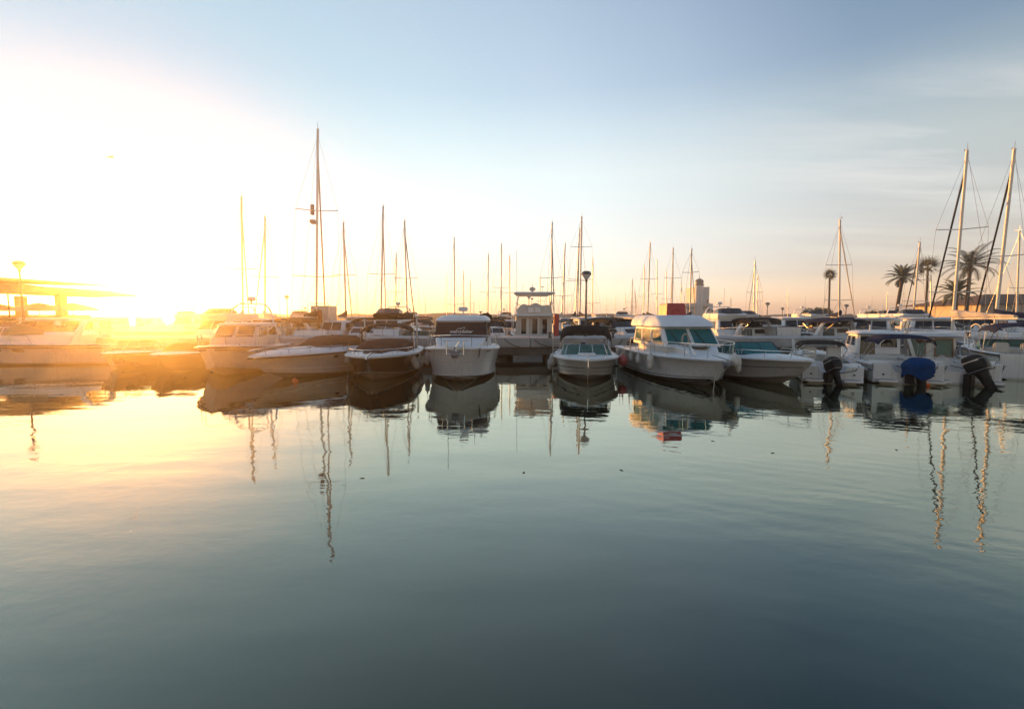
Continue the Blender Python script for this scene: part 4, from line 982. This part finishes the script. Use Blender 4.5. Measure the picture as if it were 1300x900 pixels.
# M: hull at the right edge
b = Boat('motor_boat', 'white motor boat with a broad dark blue waterline band cut by the right edge', 'motor boat', 6.5, 2.5, 1.1, .98, stern=(1318, 484), head=(.55, 1), p=2.5, chz=.06)
b.hull('white', stripes=((.0, .17, 'navy'), (.93, .99, 'white2'))); b.deck(tc=.45, floor=.4); b.screen(.6, .95, 1.0, .4); b.rail(t0=.4, h=.35); b.seats(-.8); b.cleats()
b.bimini(-2.0, -.2, 1.0, 2.0, m='canvasn', fz=.9)

# fenders, buoys and lines of the front row
def hang(b, t, side, z, out=.16):
    q = b.S(t, 1, side); return b.l2w((q.x, q.y+side*out, z))
fender(hang(BD, .50, -1, .42, .18), label='long white fender hanging left of the black boat', lean=.12, h=.7)
fender(hang(BD, .62, 1, .25), label='white fender between the black boat and the lettered cabin boat', lean=-.5, h=.7, r=.14)
fender(hang(BD, .46, 1, .22), label='second pale fender lying low right of the black hull', lean=-.7, h=.7, r=.13)
fender(hang(BE, .45, -1, .30), label='white fender hanging on the right side of the lettered cabin boat', h=.6)
fender(hang(BG, .52, -1, .30), label='fat white fender on the left side of the runabout', h=.6, r=.15, lean=.25)
fender(hang(BG, .45, -1, .10, .2), label='lower fender touching the water left of the runabout', h=.5, r=.12)
fender(hang(BG, .55, 1, .30), label='white fender on the right side of the runabout', h=.55, r=.11)
for k, (t_, lb_) in enumerate(((.66, 'foremost fender in the row on the big cabin boat'), (.52, 'second fender from the bow on the big cabin boat'),
                 (.40, 'third fender from the bow on the big cabin boat'), (.28, 'fourth fender from the bow on the big cabin boat'), (.14, 'rearmost fender in the row on the big cabin boat'))):
    fender(hang(BH, t_, -1, .42 if k == 0 else .52), label=lb_, h=.62 if k == 0 else .42, r=.13 if k == 0 else .10, group='fenders along the big cabin boat')
fender(hang(BH, .80, 1, .42), label='white fender right of the big cabin boat bow', h=.5)
fender(hang(BI, .56, -1, .30), label='white fender hanging on the open boat with teal screens', h=.6)
p = BH.l2w((3.65, .42, .98)); buoy(p, .21, 'fender', 'round white fender resting at the big cabin boat bow', .1)
buoy(P(791, 457.5, 19.6), .20, 'pink', 'round pink fender floating above the water between runabout and cabin boat')
q = G(374.5, 485); buoy((q.x, q.y, .02), .12, 'orange', 'small orange buoy floating under the sports cruiser', .05)
q = G(1236, 484); buoy((X(1176, 481, 16.6), 16.6, .06), .12, 'orange', 'orange-red float in the water right of the blue motor cover', .05)
line(BI.l2w((2.9, -.05, 1.0)), G(1017, 497, -.1), 'pale line running from the open boat bow down into the water', .05)
line(BE.l2w((3.0, .85, 1.3)), G(604, 480, .0), 'dark line hanging from the lettered cabin boat bow', .0, .016, 'roped')
line(BE.l2w((3.1, -.8, 1.3)), G(548, 483, 0), 'thin line from the lettered cabin boat bow on its left', .02, .009)
line(BG.l2w((3.05, 0, .9)), G(746, 487, -.05), 'line from the runabout bow straight into the water', .0, .010)
line(BD.l2w((3.0, -.8, .95)), G(441, 487, 0), 'line hanging from the left side of the black boat', .02, .010)
line(BH.l2w((3.6, -.2, .9)), G(905, 498, 0), 'slack line at the waterline below the big cabin boat bow', .25, .014)
for a_, b_, lb_ in (((640, 430), (660, 440), 'dark line looping over the pier face below the flybridge boat'), ((678, 431), (700, 440), 'dark line from pier to the dark bollard below the flybridge'), ((626, 440), (620, 432), 'short dark line at the pier right of the lettered boat')):
    line(P(*a_, PY0-.05), P(*b_, PY0-.05), lb_, .1, .02, 'roped')
# bollards and pier gear
for k, (px, lb_) in enumerate(((698, 'dark bollard on the pier below the flybridge boat'), (778, 'dark bollard on the pier right of the runabout bimini'), (553, 'dark bollard hidden beside the lettered cabin boat'), (460, 'dark bollard on the pier behind the black boat'), (1090, 'dark bollard on the pier beside the pilothouse'), (1228, 'dark bollard on the pier behind the cream pilothouse'))):
    mb = MB(); mb.lathe([(.12, 0), (.12, .03), (.07, .06), (.06, .22), (.13, .26), (.13, .30), (.04, .33)], n=12); o = mb.build('bollard', 'metal', None, 50, (X(px, 430, PY0+.25), PY0+.25, PZ)); tag(o, lb_, 'bollard', 'bollards on the mooring pier')
# dark cloth-wrapped outboard standing on the pier right of boat E
q = P(614, 425, 27.0); mb = MB()
def lump(u, v):
    a = 2*pi*u; e = pi*v; r = 1+.15*sin(3*a+1)+.1*sin(5*a)
    return (.42*sin(e)*cos(a)*r, .25*sin(e)*sin(a)*r, 1.0+.34*cos(e)+.1*cos(a)*sin(e))
mb.grid(lump, 20, 12); mb.tube([(0, 0, 0), (0, 0, .8)], .06); o = mb.build('covered_motor', 'canvask', None, 60, (q.x, q.y, PZ)); tag(o, 'dark cloth-covered outboard standing on the pier right of the lettered boat', 'outboard')

for k, (px, lb_) in enumerate(((708, 'white hooped ladder rails on the pier right of the flybridge boat'), (1249, 'white hooped ladder rails on the pier right of the cream pilothouse'), (1271, 'second pair of hooped rails on the pier near the right edge'))):
    t_ = thing('pier_ladder', lb_, 'ladder', (X(px, 430, PY0), PY0-.02, PZ), group='hooped ladders on the mooring pier')
    for x_ in (-.26, .26):
        mb = MB(); mb.tube([(x_, -.06, -1.1), (x_, -.06, .45)]+[(x_, .24-.30*cos(pi*i/8), .45+.30*sin(pi*i/8)) for i in range(9)]+[(x_, .54, .0)], .028, 6); mb.build('rail', 'aluw', t_)
    for z_ in (-.9, -.6, -.3): mb = MB(); mb.tube([(-.26, -.06, z_), (.26, -.06, z_)], .02); mb.build('rung', 'aluw', t_)
for a_, b_, lb_ in (((893, 431), (906, 441), 'dark line down the pier face right of the pink fender'), ((790, 431), (779, 442), 'dark line hanging on the pier left of the pink fender'), ((1100, 432), (1086, 446), 'line from the pier down behind the pilothouse'), ((448, 430), (437, 444), 'line down the pier face left of the black boat bimini'), ((1216, 434), (1238, 444), 'grey line sagging along the pier right of the cream pilothouse')):
    line(P(*a_, PY0-.05), P(*b_, PY0-.05), lb_, .1, .018, 'roped')

for k, (px, py, lb_) in enumerate(((460, 607, 'small dark leaf floating on the calm water left of centre'), (665, 600, 'small dark leaf floating near the middle of the water'), (789, 597, 'small leaf floating below the runabout reflection'),
        (981, 575, 'thin twig floating below the open boat reflection'), (1138, 571, 'thin twig floating below the pilothouse reflections'), (905, 560, 'tiny leaf floating below the big cabin boat reflection'))):
    q = G(px, py); mb = MB(); mb.grid(lambda u, v: (-.055+.11*u, (v-.5)*.05*sin(pi*max(.04, min(.96, u))),   .006+.006*u*u), 8, 4, .004); o = mb.build('floating_leaf', 'bark', None, 60, (q.x, q.y, .0)); o.rotation_euler.z = k*1.1; o.scale = (.7, .7, .7); tag(o, lb_, 'leaf')

# ------------------------------------------------------------------ sailing boats, each mast standing where the photograph has it
def sail(pt, pb, Y, label, jib=None, toward=False, L=None, boom='canvasn', mm='alu', jm='sail', rig=True, r=None, spread=(.45,), hullm='white', det=True, zb=1.05, boomdir=None, bang=None):
    top = P(pt[0], pt[1], Y); xm = X(pb, 402, Y); H = top.z; L = L or max(6.0, min(12.5, H*.80)); B = L*.31
    J = L*.44; s_ = -1 if toward else 1; ang = 0.0
    if jib is not None:
        best = None
        for k in range(-70, 71):
            a = R(k); e = abs(650+600*(xm+J*sin(a))/(Y+s_*J*cos(a))-jib)
            if best is None or e+abs(k)*.01 < best: best = e+abs(k)*.01; ang = a
    hd = V((sin(ang), s_*cos(ang), 0)); c = V((xm, Y, 0))-hd*(L*.06)
    b = Boat('sailing_boat', label, 'sailing boat', L, B, 1.15+L*.012, .95+L*.01, at=(c.x, c.y), head=hd, p=2.0, rake=L*.10, tr=.72, flare=.2, keel=.5, group=None)
    b.hull(hullm, n=14, stripes=((.88, .92, 'stripeb'),), steps=False, rub=None); b.deck(tc=.30, floor=.55, sd=L*.04, n=12)
    zd = b.zs(.55); mx = L*.06
    cr = b.house('coachroof', [(-L*.18, L*.26, B*.30, B*.17, zd), (-L*.17, L*.22, B*.27, B*.14, zd+.34), (-L*.12, L*.16, B*.20, B*.10, zd+.40)], r=.2)
    for sd in ('port', 'star'): b.window(b.face((-L*.18, L*.26, B*.30, B*.17, zd), (-L*.17, L*.22, B*.27, B*.14, zd+.34), sd), (.2, .8, .25, .75), 'glassd', 'stripe', cr)
    base = V((mx, 0, zd+.36)); tl = b.w2l(top); r = r or .045+H*.003
    mb = MB(); mb.tube([base, base.lerp(tl, .5), base.lerp(tl, .97), tl], r, 10); mo = mb.build('mast', mm, b.root, 60)
    fl = MB(); fl.tube([tl, tl+V((0, 0, .45))], .012, 4); fl.tube([tl+V((-.25, 0, .08)), tl+V((.3, 0, .08))], .012, 4); fl.plate(tl+V((.3, -.03, .05)), tl+V((.3, .03, .05)), tl+V((.42, .03, .16)), tl+V((.42, -.03, .16)), .01)
    fl.build('masthead_gear', 'wire', mo, 0)
    rg = MB(); tips = []
    for e in spread:
        q = base.lerp(tl, e); w_ = B*.43*(1.05-.3*e)
        sp = MB(); sp.tube([q+V((-.15, -w_, .05)), q, q+V((-.15, w_, .05))], .028, 6); sp.build('spreader', mm, mo, 60); tips.append((q, w_))
    if rig:
        wr = .009 if Y < 35 else .012
        for sd in (1, -1):
            path = [tl.lerp(base, .03)]+[q+V((-.15, sd*w_, .05)) for q, w_ in tips[::-1]]+[V((mx-.1, sd*B*.46, b.zs(.5)))]
            rg.tube(path, wr, 4)
            rg.tube([tips[0][0], V((mx-.35, sd*B*.45, b.zs(.5)))], wr, 4)
        rg.tube([tl, V((-L/2+.1, 0, b.zs(0)+.05))], wr, 4)
        rg.tube([tl.lerp(base, .04), V((L/2-.25, 0, b.zs(.98)+.1))], wr, 4)
        rg.build('rigging', 'wire', b.root, 0)
    if jib is not None:
        a = V((L/2-.35, 0, b.zs(.97)+.35)); d_ = tl.lerp(base, .10); jb = MB(); rj = .022+L*.0026
        jb.tube([a, a.lerp(d_, .06), a.lerp(d_, .5), a.lerp(d_, .92), d_], rj, 8); jb.build('furled_sail', jm, b.root, 60)
    if det:
        bz = zd+1.15; bl = L*.36; e0 = base+V((-.1, 0, bz-zd-.36)); bd = V((-1, 0, .02)) if boomdir is None else V(boomdir)
        bm_ = MB(); bm_.tube([e0, e0+bd*bl], .06, 8); bo = bm_.build('boom', mm, b.root, 60)
        sc_ = MB(); rings = []
        for i in range(11):
            e = i/10; q = e0+bd*bl*e*.96; hgt = (.34*(1-e)**1.2+.13)+.03*sin(e*31); wd = .13-.04*e
            rings.append([q+V((0, wd*cos(a), .06+hgt*.5+hgt*.55*sin(a))) for a in [2*pi*k/10 for k in range(10)]])
        rings.insert(0, [q+V((.22, 0, .15)) for q in rings[0]])
        sc_.loft(rings); sc_.build('sail_cover', boom, bo, 60)
        b.rail(t0=.80, t1=.97, h=.5, n=2, r=.014)
        sr = MB()
        for sd in (1, -1): sr.tube([b.S(0, 1, sd)+V((.6, -sd*.08, 0)), b.S(0, 1, sd)+V((.55, -sd*.08, .55)), b.S(0, 1, sd)+V((.08, -sd*.10, .58)), V((-L/2+.06, sd*.25, b.zs(0)+.58)), V((-L/2+.06, sd*.25, b.zs(0)))], .014, 5)
        sr.build('stern_rail', 'steel', b.root)
    return b
b = sail((403.5, 164), 401, 32.6, 'sailing boat with by far the tallest mast, left of centre', 414, L=11.5, spread=(.27, .60), jm='sail', boom='canvasg', r=.08)
mo = MB(); q = b.w2l(P(403.8, 266, 32.6)); mo.bbox(q.x+.12, q.x+.30, -.12, .12, q.z-.35, q.z+.35, .03); mo.build('radar_reflector', 'motorg', b.root, 0)
mo = MB(); q = b.w2l(P(404, 281, 32.6)); mo.bbox(q.x+.05, q.x+.62, -.18, .18, q.z-.12, q.z+.12, .04); mo.build('mast_light_bracket', 'motorg', b.root, 0)
sail((306.5, 250), 308, 40, 'sailing boat in the glare with the left one of two bare masts', 318, boom='sail')
sail((336.5, 275), 336, 45, 'sailing boat just left of the distant lamp with a thin pale mast', 322, boom='canvasw')
sail((436, 283), 439, 41, 'sailing boat right of the tallest mast with a furled sail slanting right', 449, spread=(.5,), boom='canvasg')
sail((486.5, 262), 483, 41, 'sailing boat with the second-tallest mast above the black boat', 491, spread=(.44,), boom='canvask')
sail((513.5, 281), 517, 43, 'sailing boat with a wide spreader and dark furled sail near the black boat', 528, jm='canvasg', spread=(.46,), boom='canvast')
sail((503, 322), 502, 62, 'distant sailing boat mast between the two taller masts over the black boat', boom='sail')
sail((576.5, 302), 577, 60, 'sailing boat whose mast rises exactly behind the lettered cabin boat', boom='sail', spread=(.22,))
sail((588.5, 344), 588, 88, 'far small sailing boat just right of the lettered boat searchlight', det=False)
sail((597, 357), 597, 95, 'farthest thin mast over the right end of the lettered boat roof', det=False)
sail((620, 323), 619, 60, 'sailing boat right of the lettered boat, leftmost of three thin masts', boom='canvasn')
sail((636.5, 310), 636, 60, 'sailing boat with the middle and tallest of three thin masts', boom='canvasw')
sail((647, 325), 647, 62, 'sailing boat with the mast nearest the flybridge boat on its left', boom='canvasg')
sail((701, 283), 699, 44, 'sailing boat rising right behind the flybridge hardtop with dark furled sail', 704, jm='canvask', spread=(.47,), boom='canvask')
sail((717.5, 310), 713, 58, 'pale sailing boat between the flybridge mast and the big lamp', 717, spread=(.35,), boom='sail')
sail((738.5, 275), 736, 50, 'tallest sailing boat directly left of the big street lamp', spread=(.42, .72), mm='aluw', boom='canvasn')
sail((736, 290), 730, 54, 'shorter sailing boat leaning beside the tallest mast near the lamp', 733, jm='canvasg', boom='canvask')
sail((752.5, 328), 752, 68, 'sailing boat with a thin mast right of the big street lamp', boom='canvasw', spread=(.3,))
sail((803, 355), 802, 88, 'small far sailing boat, left one of a golden mast cluster', det=False, mm='aluw', jib=800)
sail((806, 369), 807, 96, 'smallest far sailing boat in the golden mast cluster', det=False, mm='aluw', jib=810)
sail((818, 337), 817, 70, 'sailing boat with the shorter mast of the pair left of the red box', boom='canvasn')
sail((825.5, 308), 822, 60, 'sailing boat with the taller mast of the pair left of the red box', spread=(.55,), mm='aluw', boom='canvask')
sail((854.5, 315), 853, 60, 'sailing boat whose mast stands directly above the red box', 850, mm='aluw', spread=(.6,))
sail((865.5, 362), 865, 84, 'low far mast between the red box and the white tower', det=False)
sail((878, 317), 876, 48, 'sailing boat with mast in front of the harbour tower dome', 884, mm='aluw', spread=(.25, .7))
sail((958.5, 331), 957, 54, 'sailing boat right of the tower with a stay slanting to the left', 947, spread=(.5,), boom='canvasn')
sail((962, 350), 961, 80, 'short distant mast right of the slanting stay', det=False)
sail((1066.5, 279), 1066, 42, 'sailing boat with a furled sail slanting right above the navy canopies', 1089, toward=True, spread=(.25, .58), mm='aluw', boom='canvasn')
sail((1168, 308), 1159, 44, 'sailing boat with a short golden mast among the palms', 1143, mm='aluw', spread=(.3, .55), jm='canvasg')
sail((1228, 191), 1210, 29.5, 'large sailing boat with a red-gold mast and dark furled sail by the palms', 1174, mm='aluw', jm='canvask', L=10.5, spread=(.22, .57), boom='sail', r=.078, boomdir=(-.9, -.42, .01))
sail((1288, 189), 1264, 28.6, 'large sailing boat with the rightmost tall golden mast and navy sail cover', 1232, mm='aluw', jm='canvask', L=10.5, spread=(.42,), boom='canvasn', r=.082, boomdir=(-.96, -.25, .0))
sail((1294.5, 293), 1291, 46, 'smaller sailing boat at the right edge before the warehouse', mm='aluw', spread=(.4,), boom='canvasn')

# ------------------------------------------------------------------ flybridge boat moored to the pier
Y = 30.2; xc = X(679, 410, Y)
b = Boat('flybridge_boat', 'white fishing boat with a high flybridge hardtop standing behind the pier', 'motor boat', 9.2, 3.1, 1.7, 1.25, at=(xc, Y+4.3), head=(0, 1), rake=1.0)
b.hull('white', n=16); b.deck(tc=.30, floor=.65)
x0 = -2.9; lo = (x0, 2.2, 1.22, .95, 1.15); hi = (x0, 1.7, 1.20, .9, 2.42)
ca = b.house('cabin', [lo, hi], 'cream', r=.05)
for u0, u1 in ((.14, .30), (.44, .61), (.72, .88)): b.window(b.face(lo, hi, 'back'), (u0, u1, .05, .9), 'glassd', 'white2', ca, .03, 'door' if u0 == .44 else 'window')
for s_ in ('port', 'star'):
    for w_ in ((.08, .35, .35, .9), (.4, .65, .35, .9)): b.window(b.face(lo, hi, s_), w_, 'glassd', 'white2', ca)
for u in (-.28, .42): 
    pl = MB(); pl.bbox(x0-.5, x0-.4, u-.06, u+.06, 1.2, 2.4, .02); pl.build('grab_post', 'aluw', ca, 0)
b.house('flybridge', [(x0-.75, 1.9, 1.28, .95, 2.42), (x0-.8, 1.95, 1.32, .98, 2.50), (x0-.75, 1.95, 1.30, .95, 2.56)], r=.12)
fb_ = MB()   # canvas dodger round the helm
def dod(u, v):
    a = -1.15+2.3*u; zt = 3.12+.10*cos(a*1.3)+.07*sin(u*17)-.18*abs(a)**4/1.6
    return (x0-.45-.12*v, a, 2.56+(zt-2.56)*v)
fb_.grid(dod, 20, 4); fb_.build('canvas_dodger', 'canvasw', b.root, 50)
for y in (-.38, .05): 
    w_ = MB(); w_.bbox(x0-.62, x0-.56, y-.02, y+.36, 2.66, 2.98, .02); w_.build('instrument_panel', 'white2', b.root, 0)
zt = Z(371.0, Y-.1)
th = b.house('hardtop', [(x0-.9, .9, 1.32, 1.1, zt-.08), (x0-.95, 1.0, 1.36, 1.14, zt-.02), (x0-.8, .8, 1.25, 1.0, zt+.06)], r=.15)
for y in (-1.16, 1.16):
    tb = MB(); k = y/1.16
    tb.tube([(x0-.75, k*1.30, 2.5), (x0-.6, k*1.06, zt-.08)], .025); tb.tube([(x0+.9, k*1.2, 2.55), (x0-.2, k*1.0, zt-.08)], .025); tb.tube([(x0-.7, k*1.22, 3.3), (x0-.4, k*.75, 3.0)], .018)
    tb.tube([(x0-.7, k*1.40, 1.3), (x0-.75, k*1.30, 2.5)], .03); tb.build('support_tube', 'steel', b.root)
rd = MB(); rd.tube([(x0-.2, .12, zt), (x0-.2, .12, zt+.12)], .06); rd.ell((x0-.2, .12, zt+.26), (.16, .22, .14), 12, 8); rd.tube([(x0-.2, .12, zt+.3), (x0-.2, .12, zt+.58)], .02); rd.build('satellite_dome', 'cream', b.root)
b.antenna(x0-.3, 1.15, zt, 2.75, lean=0.0, r=.012); b.antenna(x0-.3, .75, zt, .6); 
ta = MB(); ta.tube([(x0-.3, -.55, zt), (x0-.3, -.55, zt+.40)], .012); ta.tube([(x0-.3, -.66, zt+.40), (x0-.3, -.44, zt+.40)], .02); ta.build('wind_sensor', 'wire', b.root)
fs = MB(); fs.tube([(x0-.4, .2, 2.6), (x0-.35, .14, 3.55)], .016); fs.lathe([(.02, 0), (.10, .08), (.10, .11)], (x0-.35, .14, 3.5), 10); fs.build('deck_light', 'metal', b.root)
b.ladder(-1.2)

# ------------------------------------------------------------------ second row behind the pier (sterns or bows to the pier)
def bg(px, Y, L, B, label, style, toward=True, ang=0, canvas='canvask', top='white2', hull='white', wl=None, **k):
    d = V((sin(R(ang)), -cos(R(ang)), 0))*(1 if toward else -1)
    return motor_cruiser_bg((X(px, 415, Y), Y), d, L, B, label, style, top, None, canvas, hull)
bg(290, 33.5, 9, 3.0, 'flybridge cruiser in the glare behind the boat right of the sun', 'fly')
bg(392, 33.0, 8.5, 2.9, 'cruiser with a dark cabin window and arched canopy behind the sports cruiser', 'express', False, -20, canvas='canvasg')
bg(430, 33.5, 6.5, 2.4, 'small white cabin boat between the sports cruiser and the black boat', 'cabin')
bg(466, 33.5, 7.5, 2.7, 'white express boat with a black bimini behind the black boat on its left', 'express', True, 5)
bg(498, 34.0, 8.5, 2.9, 'flybridge boat with a dark fascia behind the black boat on its right', 'fly', True, 0, top='canvask')
bg(530, 33.0, 6.5, 2.5, 'white open boat between the black boat and the lettered boat', 'open')
bg(622, 33.5, 8.0, 2.9, 'low white express cruiser right behind the lettered boat', 'express', True, 8, canvas='canvasg')
bg(650, 38.0, 7.0, 2.6, 'small white boat left of the flybridge boat, further back', 'cabin', True)
bg(712, 33.8, 6.5, 2.5, 'boat under a grey-green tarpaulin right of the flybridge boat', 'open', True, canvas='canvast')
bg(745, 36.5, 7.5, 2.6, 'white cabin cruiser behind the big street lamp', 'hard')
bg(784, 33.5, 9.5, 3.1, 'sleek white cruiser with a wraparound dark window right of the runabout', 'express', True, 25, canvas='canvask')
bg(812, 39.0, 7.0, 2.6, 'white cabin boat between the sleek cruiser and the red box', 'cabin')
bg(921, 33.0, 8.5, 2.9, 'golden-lit flybridge cruiser just right of the big cabin boat roof', 'fly', True, -10)
bg(945, 31.8, 7.5, 2.7, 'cruiser under the long low black bimini right of the big cabin boat', 'express', False, 5, canvas='canvask')
bg(968, 37.0, 9.0, 3.1, 'cruiser with the highest dark canopy right of the tower', 'express', True, -15, canvas='canvask')
bg(1006, 36.5, 8.5, 3.0, 'golden-lit cruiser with a windscreen behind the white square transom', 'hard', True, -20)
bg(1045, 33.5, 8.5, 3.1, 'cruiser enclosed in navy canvas canopies below the round tree', 'express', False, 5, canvas='canvasn')
bg(1062, 38.0, 8.0, 2.9, 'second navy-topped cruiser further back beside the mast', 'express', False, 10, canvas='canvasn')
bg(1108, 33.5, 9.0, 3.1, 'white hardtop cruiser with a long flat windscreen behind the pilothouse', 'hard', True, -40)
bg(1178, 34.0, 11.5, 3.6, 'large cruiser with a wide curved grey hardtop below the palms', 'hard', True, -35)
bg(1152, 40.0, 8.0, 2.8, 'cruiser with an open flybridge left of the short golden mast', 'fly', True, -20)
bg(1236, 38.0, 8.0, 2.8, 'white express boat between the two tall golden masts', 'express', True, -10)
bg(1283, 38.5, 8.0, 2.8, 'white cabin boat behind the navy sail cover at the right edge', 'cabin', True, -10)
bg(345, 37.0, 8.0, 2.8, 'cabin boat half lost in the glare left of the dark window cruiser', 'cabin')
bg(60, 31.5, 9.0, 3.0, 'hardtop cruiser behind the broadside boat under the pavilion', 'hard', True, 30)
bg(15, 34.0, 8.0, 2.9, 'white cruiser at the left edge in front of the pavilion', 'express', True, 30)
bg(112, 33.0, 7.5, 2.7, 'pale boat in the glare at the right end of the pavilion', 'cabin', True, 25)
# white box-shaped stern of a boat on the pier side
Y = 29.6; xq = X(1001, 430, Y); b = Boat('barge', 'boxy white boat with a square flat transom standing right of the open boat', 'motor boat', 6.0, 1.55, 1.6, 1.75, at=(xq, Y+3), head=(0, 1), tr=1.0, p=4, chz=.1, flare=0)
b.hull('white', rub=None, stripes=((.55, .565, 'stripe'), (.90, .91, 'grey'))); b.deck(tc=0); b.rail(h=.4, n=3)
# wheelhouse with a door beside the tallest mast
Y = 33.8; b = Boat('work_boat', 'small work boat with a tall tan wheelhouse and a door, right beside the tallest mast', 'motor boat', 6.5, 2.3, 1.3, 1.2, at=(X(414, 400, Y), Y), head=(0, 1))
b.hull('white', n=12); b.deck(tc=0)
lo = (-1.2, .6, .62, .58, 1.25); hi = (-1.2, .6, .60, .56, Z(388.5, Y)); wh = b.house('wheelhouse', [lo, hi], 'cream', r=.06); b.window(b.face(lo, hi, 'back'), (.28, .66, .35, .85), 'redhull', 'wood', wh, .04, 'door')
tb = MB(); zz = Z(388, Y)+.12; tb.tube([(-1.3, -.72, 1.3), (-1.3, -.72, zz-.1), (-1.3, -.62, zz), (-1.3, .62, zz), (-1.3, .72, zz-.1), (-1.3, .72, 1.3)], .02); tb.build('frame', 'steel', b.root)
# red box / panel on the pier by the flybridge boat
Y = 28.0; mb = MB(); x_ = X(706, 410, Y); mb.bbox(-.14, .14, -.3, .3, 0, Z(399, Y)-PZ, .03); mb.bbox(-.10, .10, -.32, -.29, .5, .8, .01); o = mb.build('service_cabinet', 'red', None, 0, (x_, Y, PZ)); tag(o, 'upright red service cabinet on the pier right of the flybridge boat', 'cabinet')
# ------------------------------------------------------------------ far rows
far = [
 (322, 56, 'cabin', 'far pale cabin boat left of the thin mast in the glare'), (352, 66, 'hard', 'far hardtop boat beside the distant lamp left of the tallest mast'),
 (384, 54, 'fly', 'far flybridge boat just left of the tallest mast'), (452, 52, 'hard', 'far hardtop boat right of the first slanting furled sail'),
 (470, 68, 'cabin', 'far cabin boat left of the second-tallest mast'), (536, 56, 'express', 'far express boat left of the lettered boat roof'), (523, 74, 'fly', 'farthest flybridge boat right of the wide spreader mast'),
 (612, 50, 'hard', 'far hardtop boat beside the right end of the lettered boat roof'), (634, 52, 'express', 'far boat with a brown cover left of the flybridge boat'), (642, 72, 'fly', 'farthest flybridge boat left of the hardtop supports'),
 (722, 50, 'cabin', 'far cabin boat left of the big street lamp'), (760, 48, 'hard', 'far hardtop boat right of the big street lamp'), (772, 60, 'express', 'far express boat over the runabout bimini end'),
 (790, 66, 'fly', 'far flybridge boat left of the golden mast cluster'), (808, 54, 'hard', 'far hardtop boat under the golden mast cluster'), (836, 48, 'cabin', 'far cabin boat just left of the red box'),
 (908, 58, 'hard', 'far dark-windowed boat right of the white tower'), (938, 52, 'fly', 'far flybridge boat with a radar right of the tower'), (984, 56, 'cabin', 'far cabin boat between the two distant lamps'),
 (1000, 68, 'hard', 'farthest hardtop boat left of the round tree'), (1030, 50, 'fly', 'far flybridge boat in front of the round tree'), (1088, 50, 'cabin', 'far cabin boat right of the slanting furled sail'),
 (1118, 48, 'fly', 'far flybridge boat with a radar before the second tree'), (1134, 44, 'cabin', 'far cabin boat at the foot of the slanting palm'), (1218, 44, 'hard', 'far hardtop boat between the two tall golden masts'),
 (1248, 46, 'cabin', 'far cabin boat before the warehouse corner'), (140, 50, 'hard', 'far boat dissolved in the glare under the sun'), (190, 58, 'cabin', 'far cabin boat just right of the sun'), (240, 52, 'fly', 'far flybridge boat right of the sun glare'),
]
for i, (px, Y, st, lb) in enumerate(far):
    bg(px, Y, 7.5+(i*7 % 5)*.7, 2.6+(i % 3)*.2, lb, st, i % 3 != 0, (i*37 % 40)-20, canvas=('canvask', 'canvasn', 'canvasg', 'canvasb')[i % 4], hull=('white', 'white', 'cream', 'navy', 'white', 'grey')[i % 6])
# extra thin masts of the farthest rows
for i, (px, py, Y, lb) in enumerate(((452, 372, 110, 'tiny far mast left of the second-tallest mast'), (540, 378, 110, 'tiny far mast left of the lettered boat'), (686, 352, 90, 'thin far mast seen through the flybridge supports'),
    (770, 380, 120, 'tiny far mast right of the big lamp'), (781, 378, 120, 'tiny far mast left of the golden cluster'), (794, 374, 115, 'tiny far mast touching the golden cluster'), (834, 330, 75, 'faint far mast just left of the red box'),
    (846, 345, 80, 'faint far mast above the left end of the red box'), (1000, 372, 100, 'thin far mast left of the round tree'), (928, 378, 100, 'thin far mast right of the tower'), (1182, 350, 60, 'thin mast between the fan palm and the red-gold mast'),
    (1126, 374, 85, 'thin far mast left of the slanting palm'))):
    sail((px, py), px, Y, lb, det=False, rig=False)

# ------------------------------------------------------------------ haze volume added to give the low sun its veil of glow
def haze():
    m = bpy.data.materials.new('haze'); m.use_nodes = True; t = NT(m.node_tree); t.n.clear()
    o = t.new('ShaderNodeOutputMaterial'); v = t.new('ShaderNodeVolumePrincipled'); v.inputs['Color'].default_value = (1, .88, .76, 1)
    v.inputs['Density'].default_value = .0018; v.inputs['Anisotropy'].default_value = .88; t.link(v.outputs[0], o.inputs['Volume'])
    q = MB(); q.box(-640, 640, -60, 690, -1.5, 16.6); ob = q.build('haze', [m], None, 0); ob['kind'] = 'stuff'
haze()
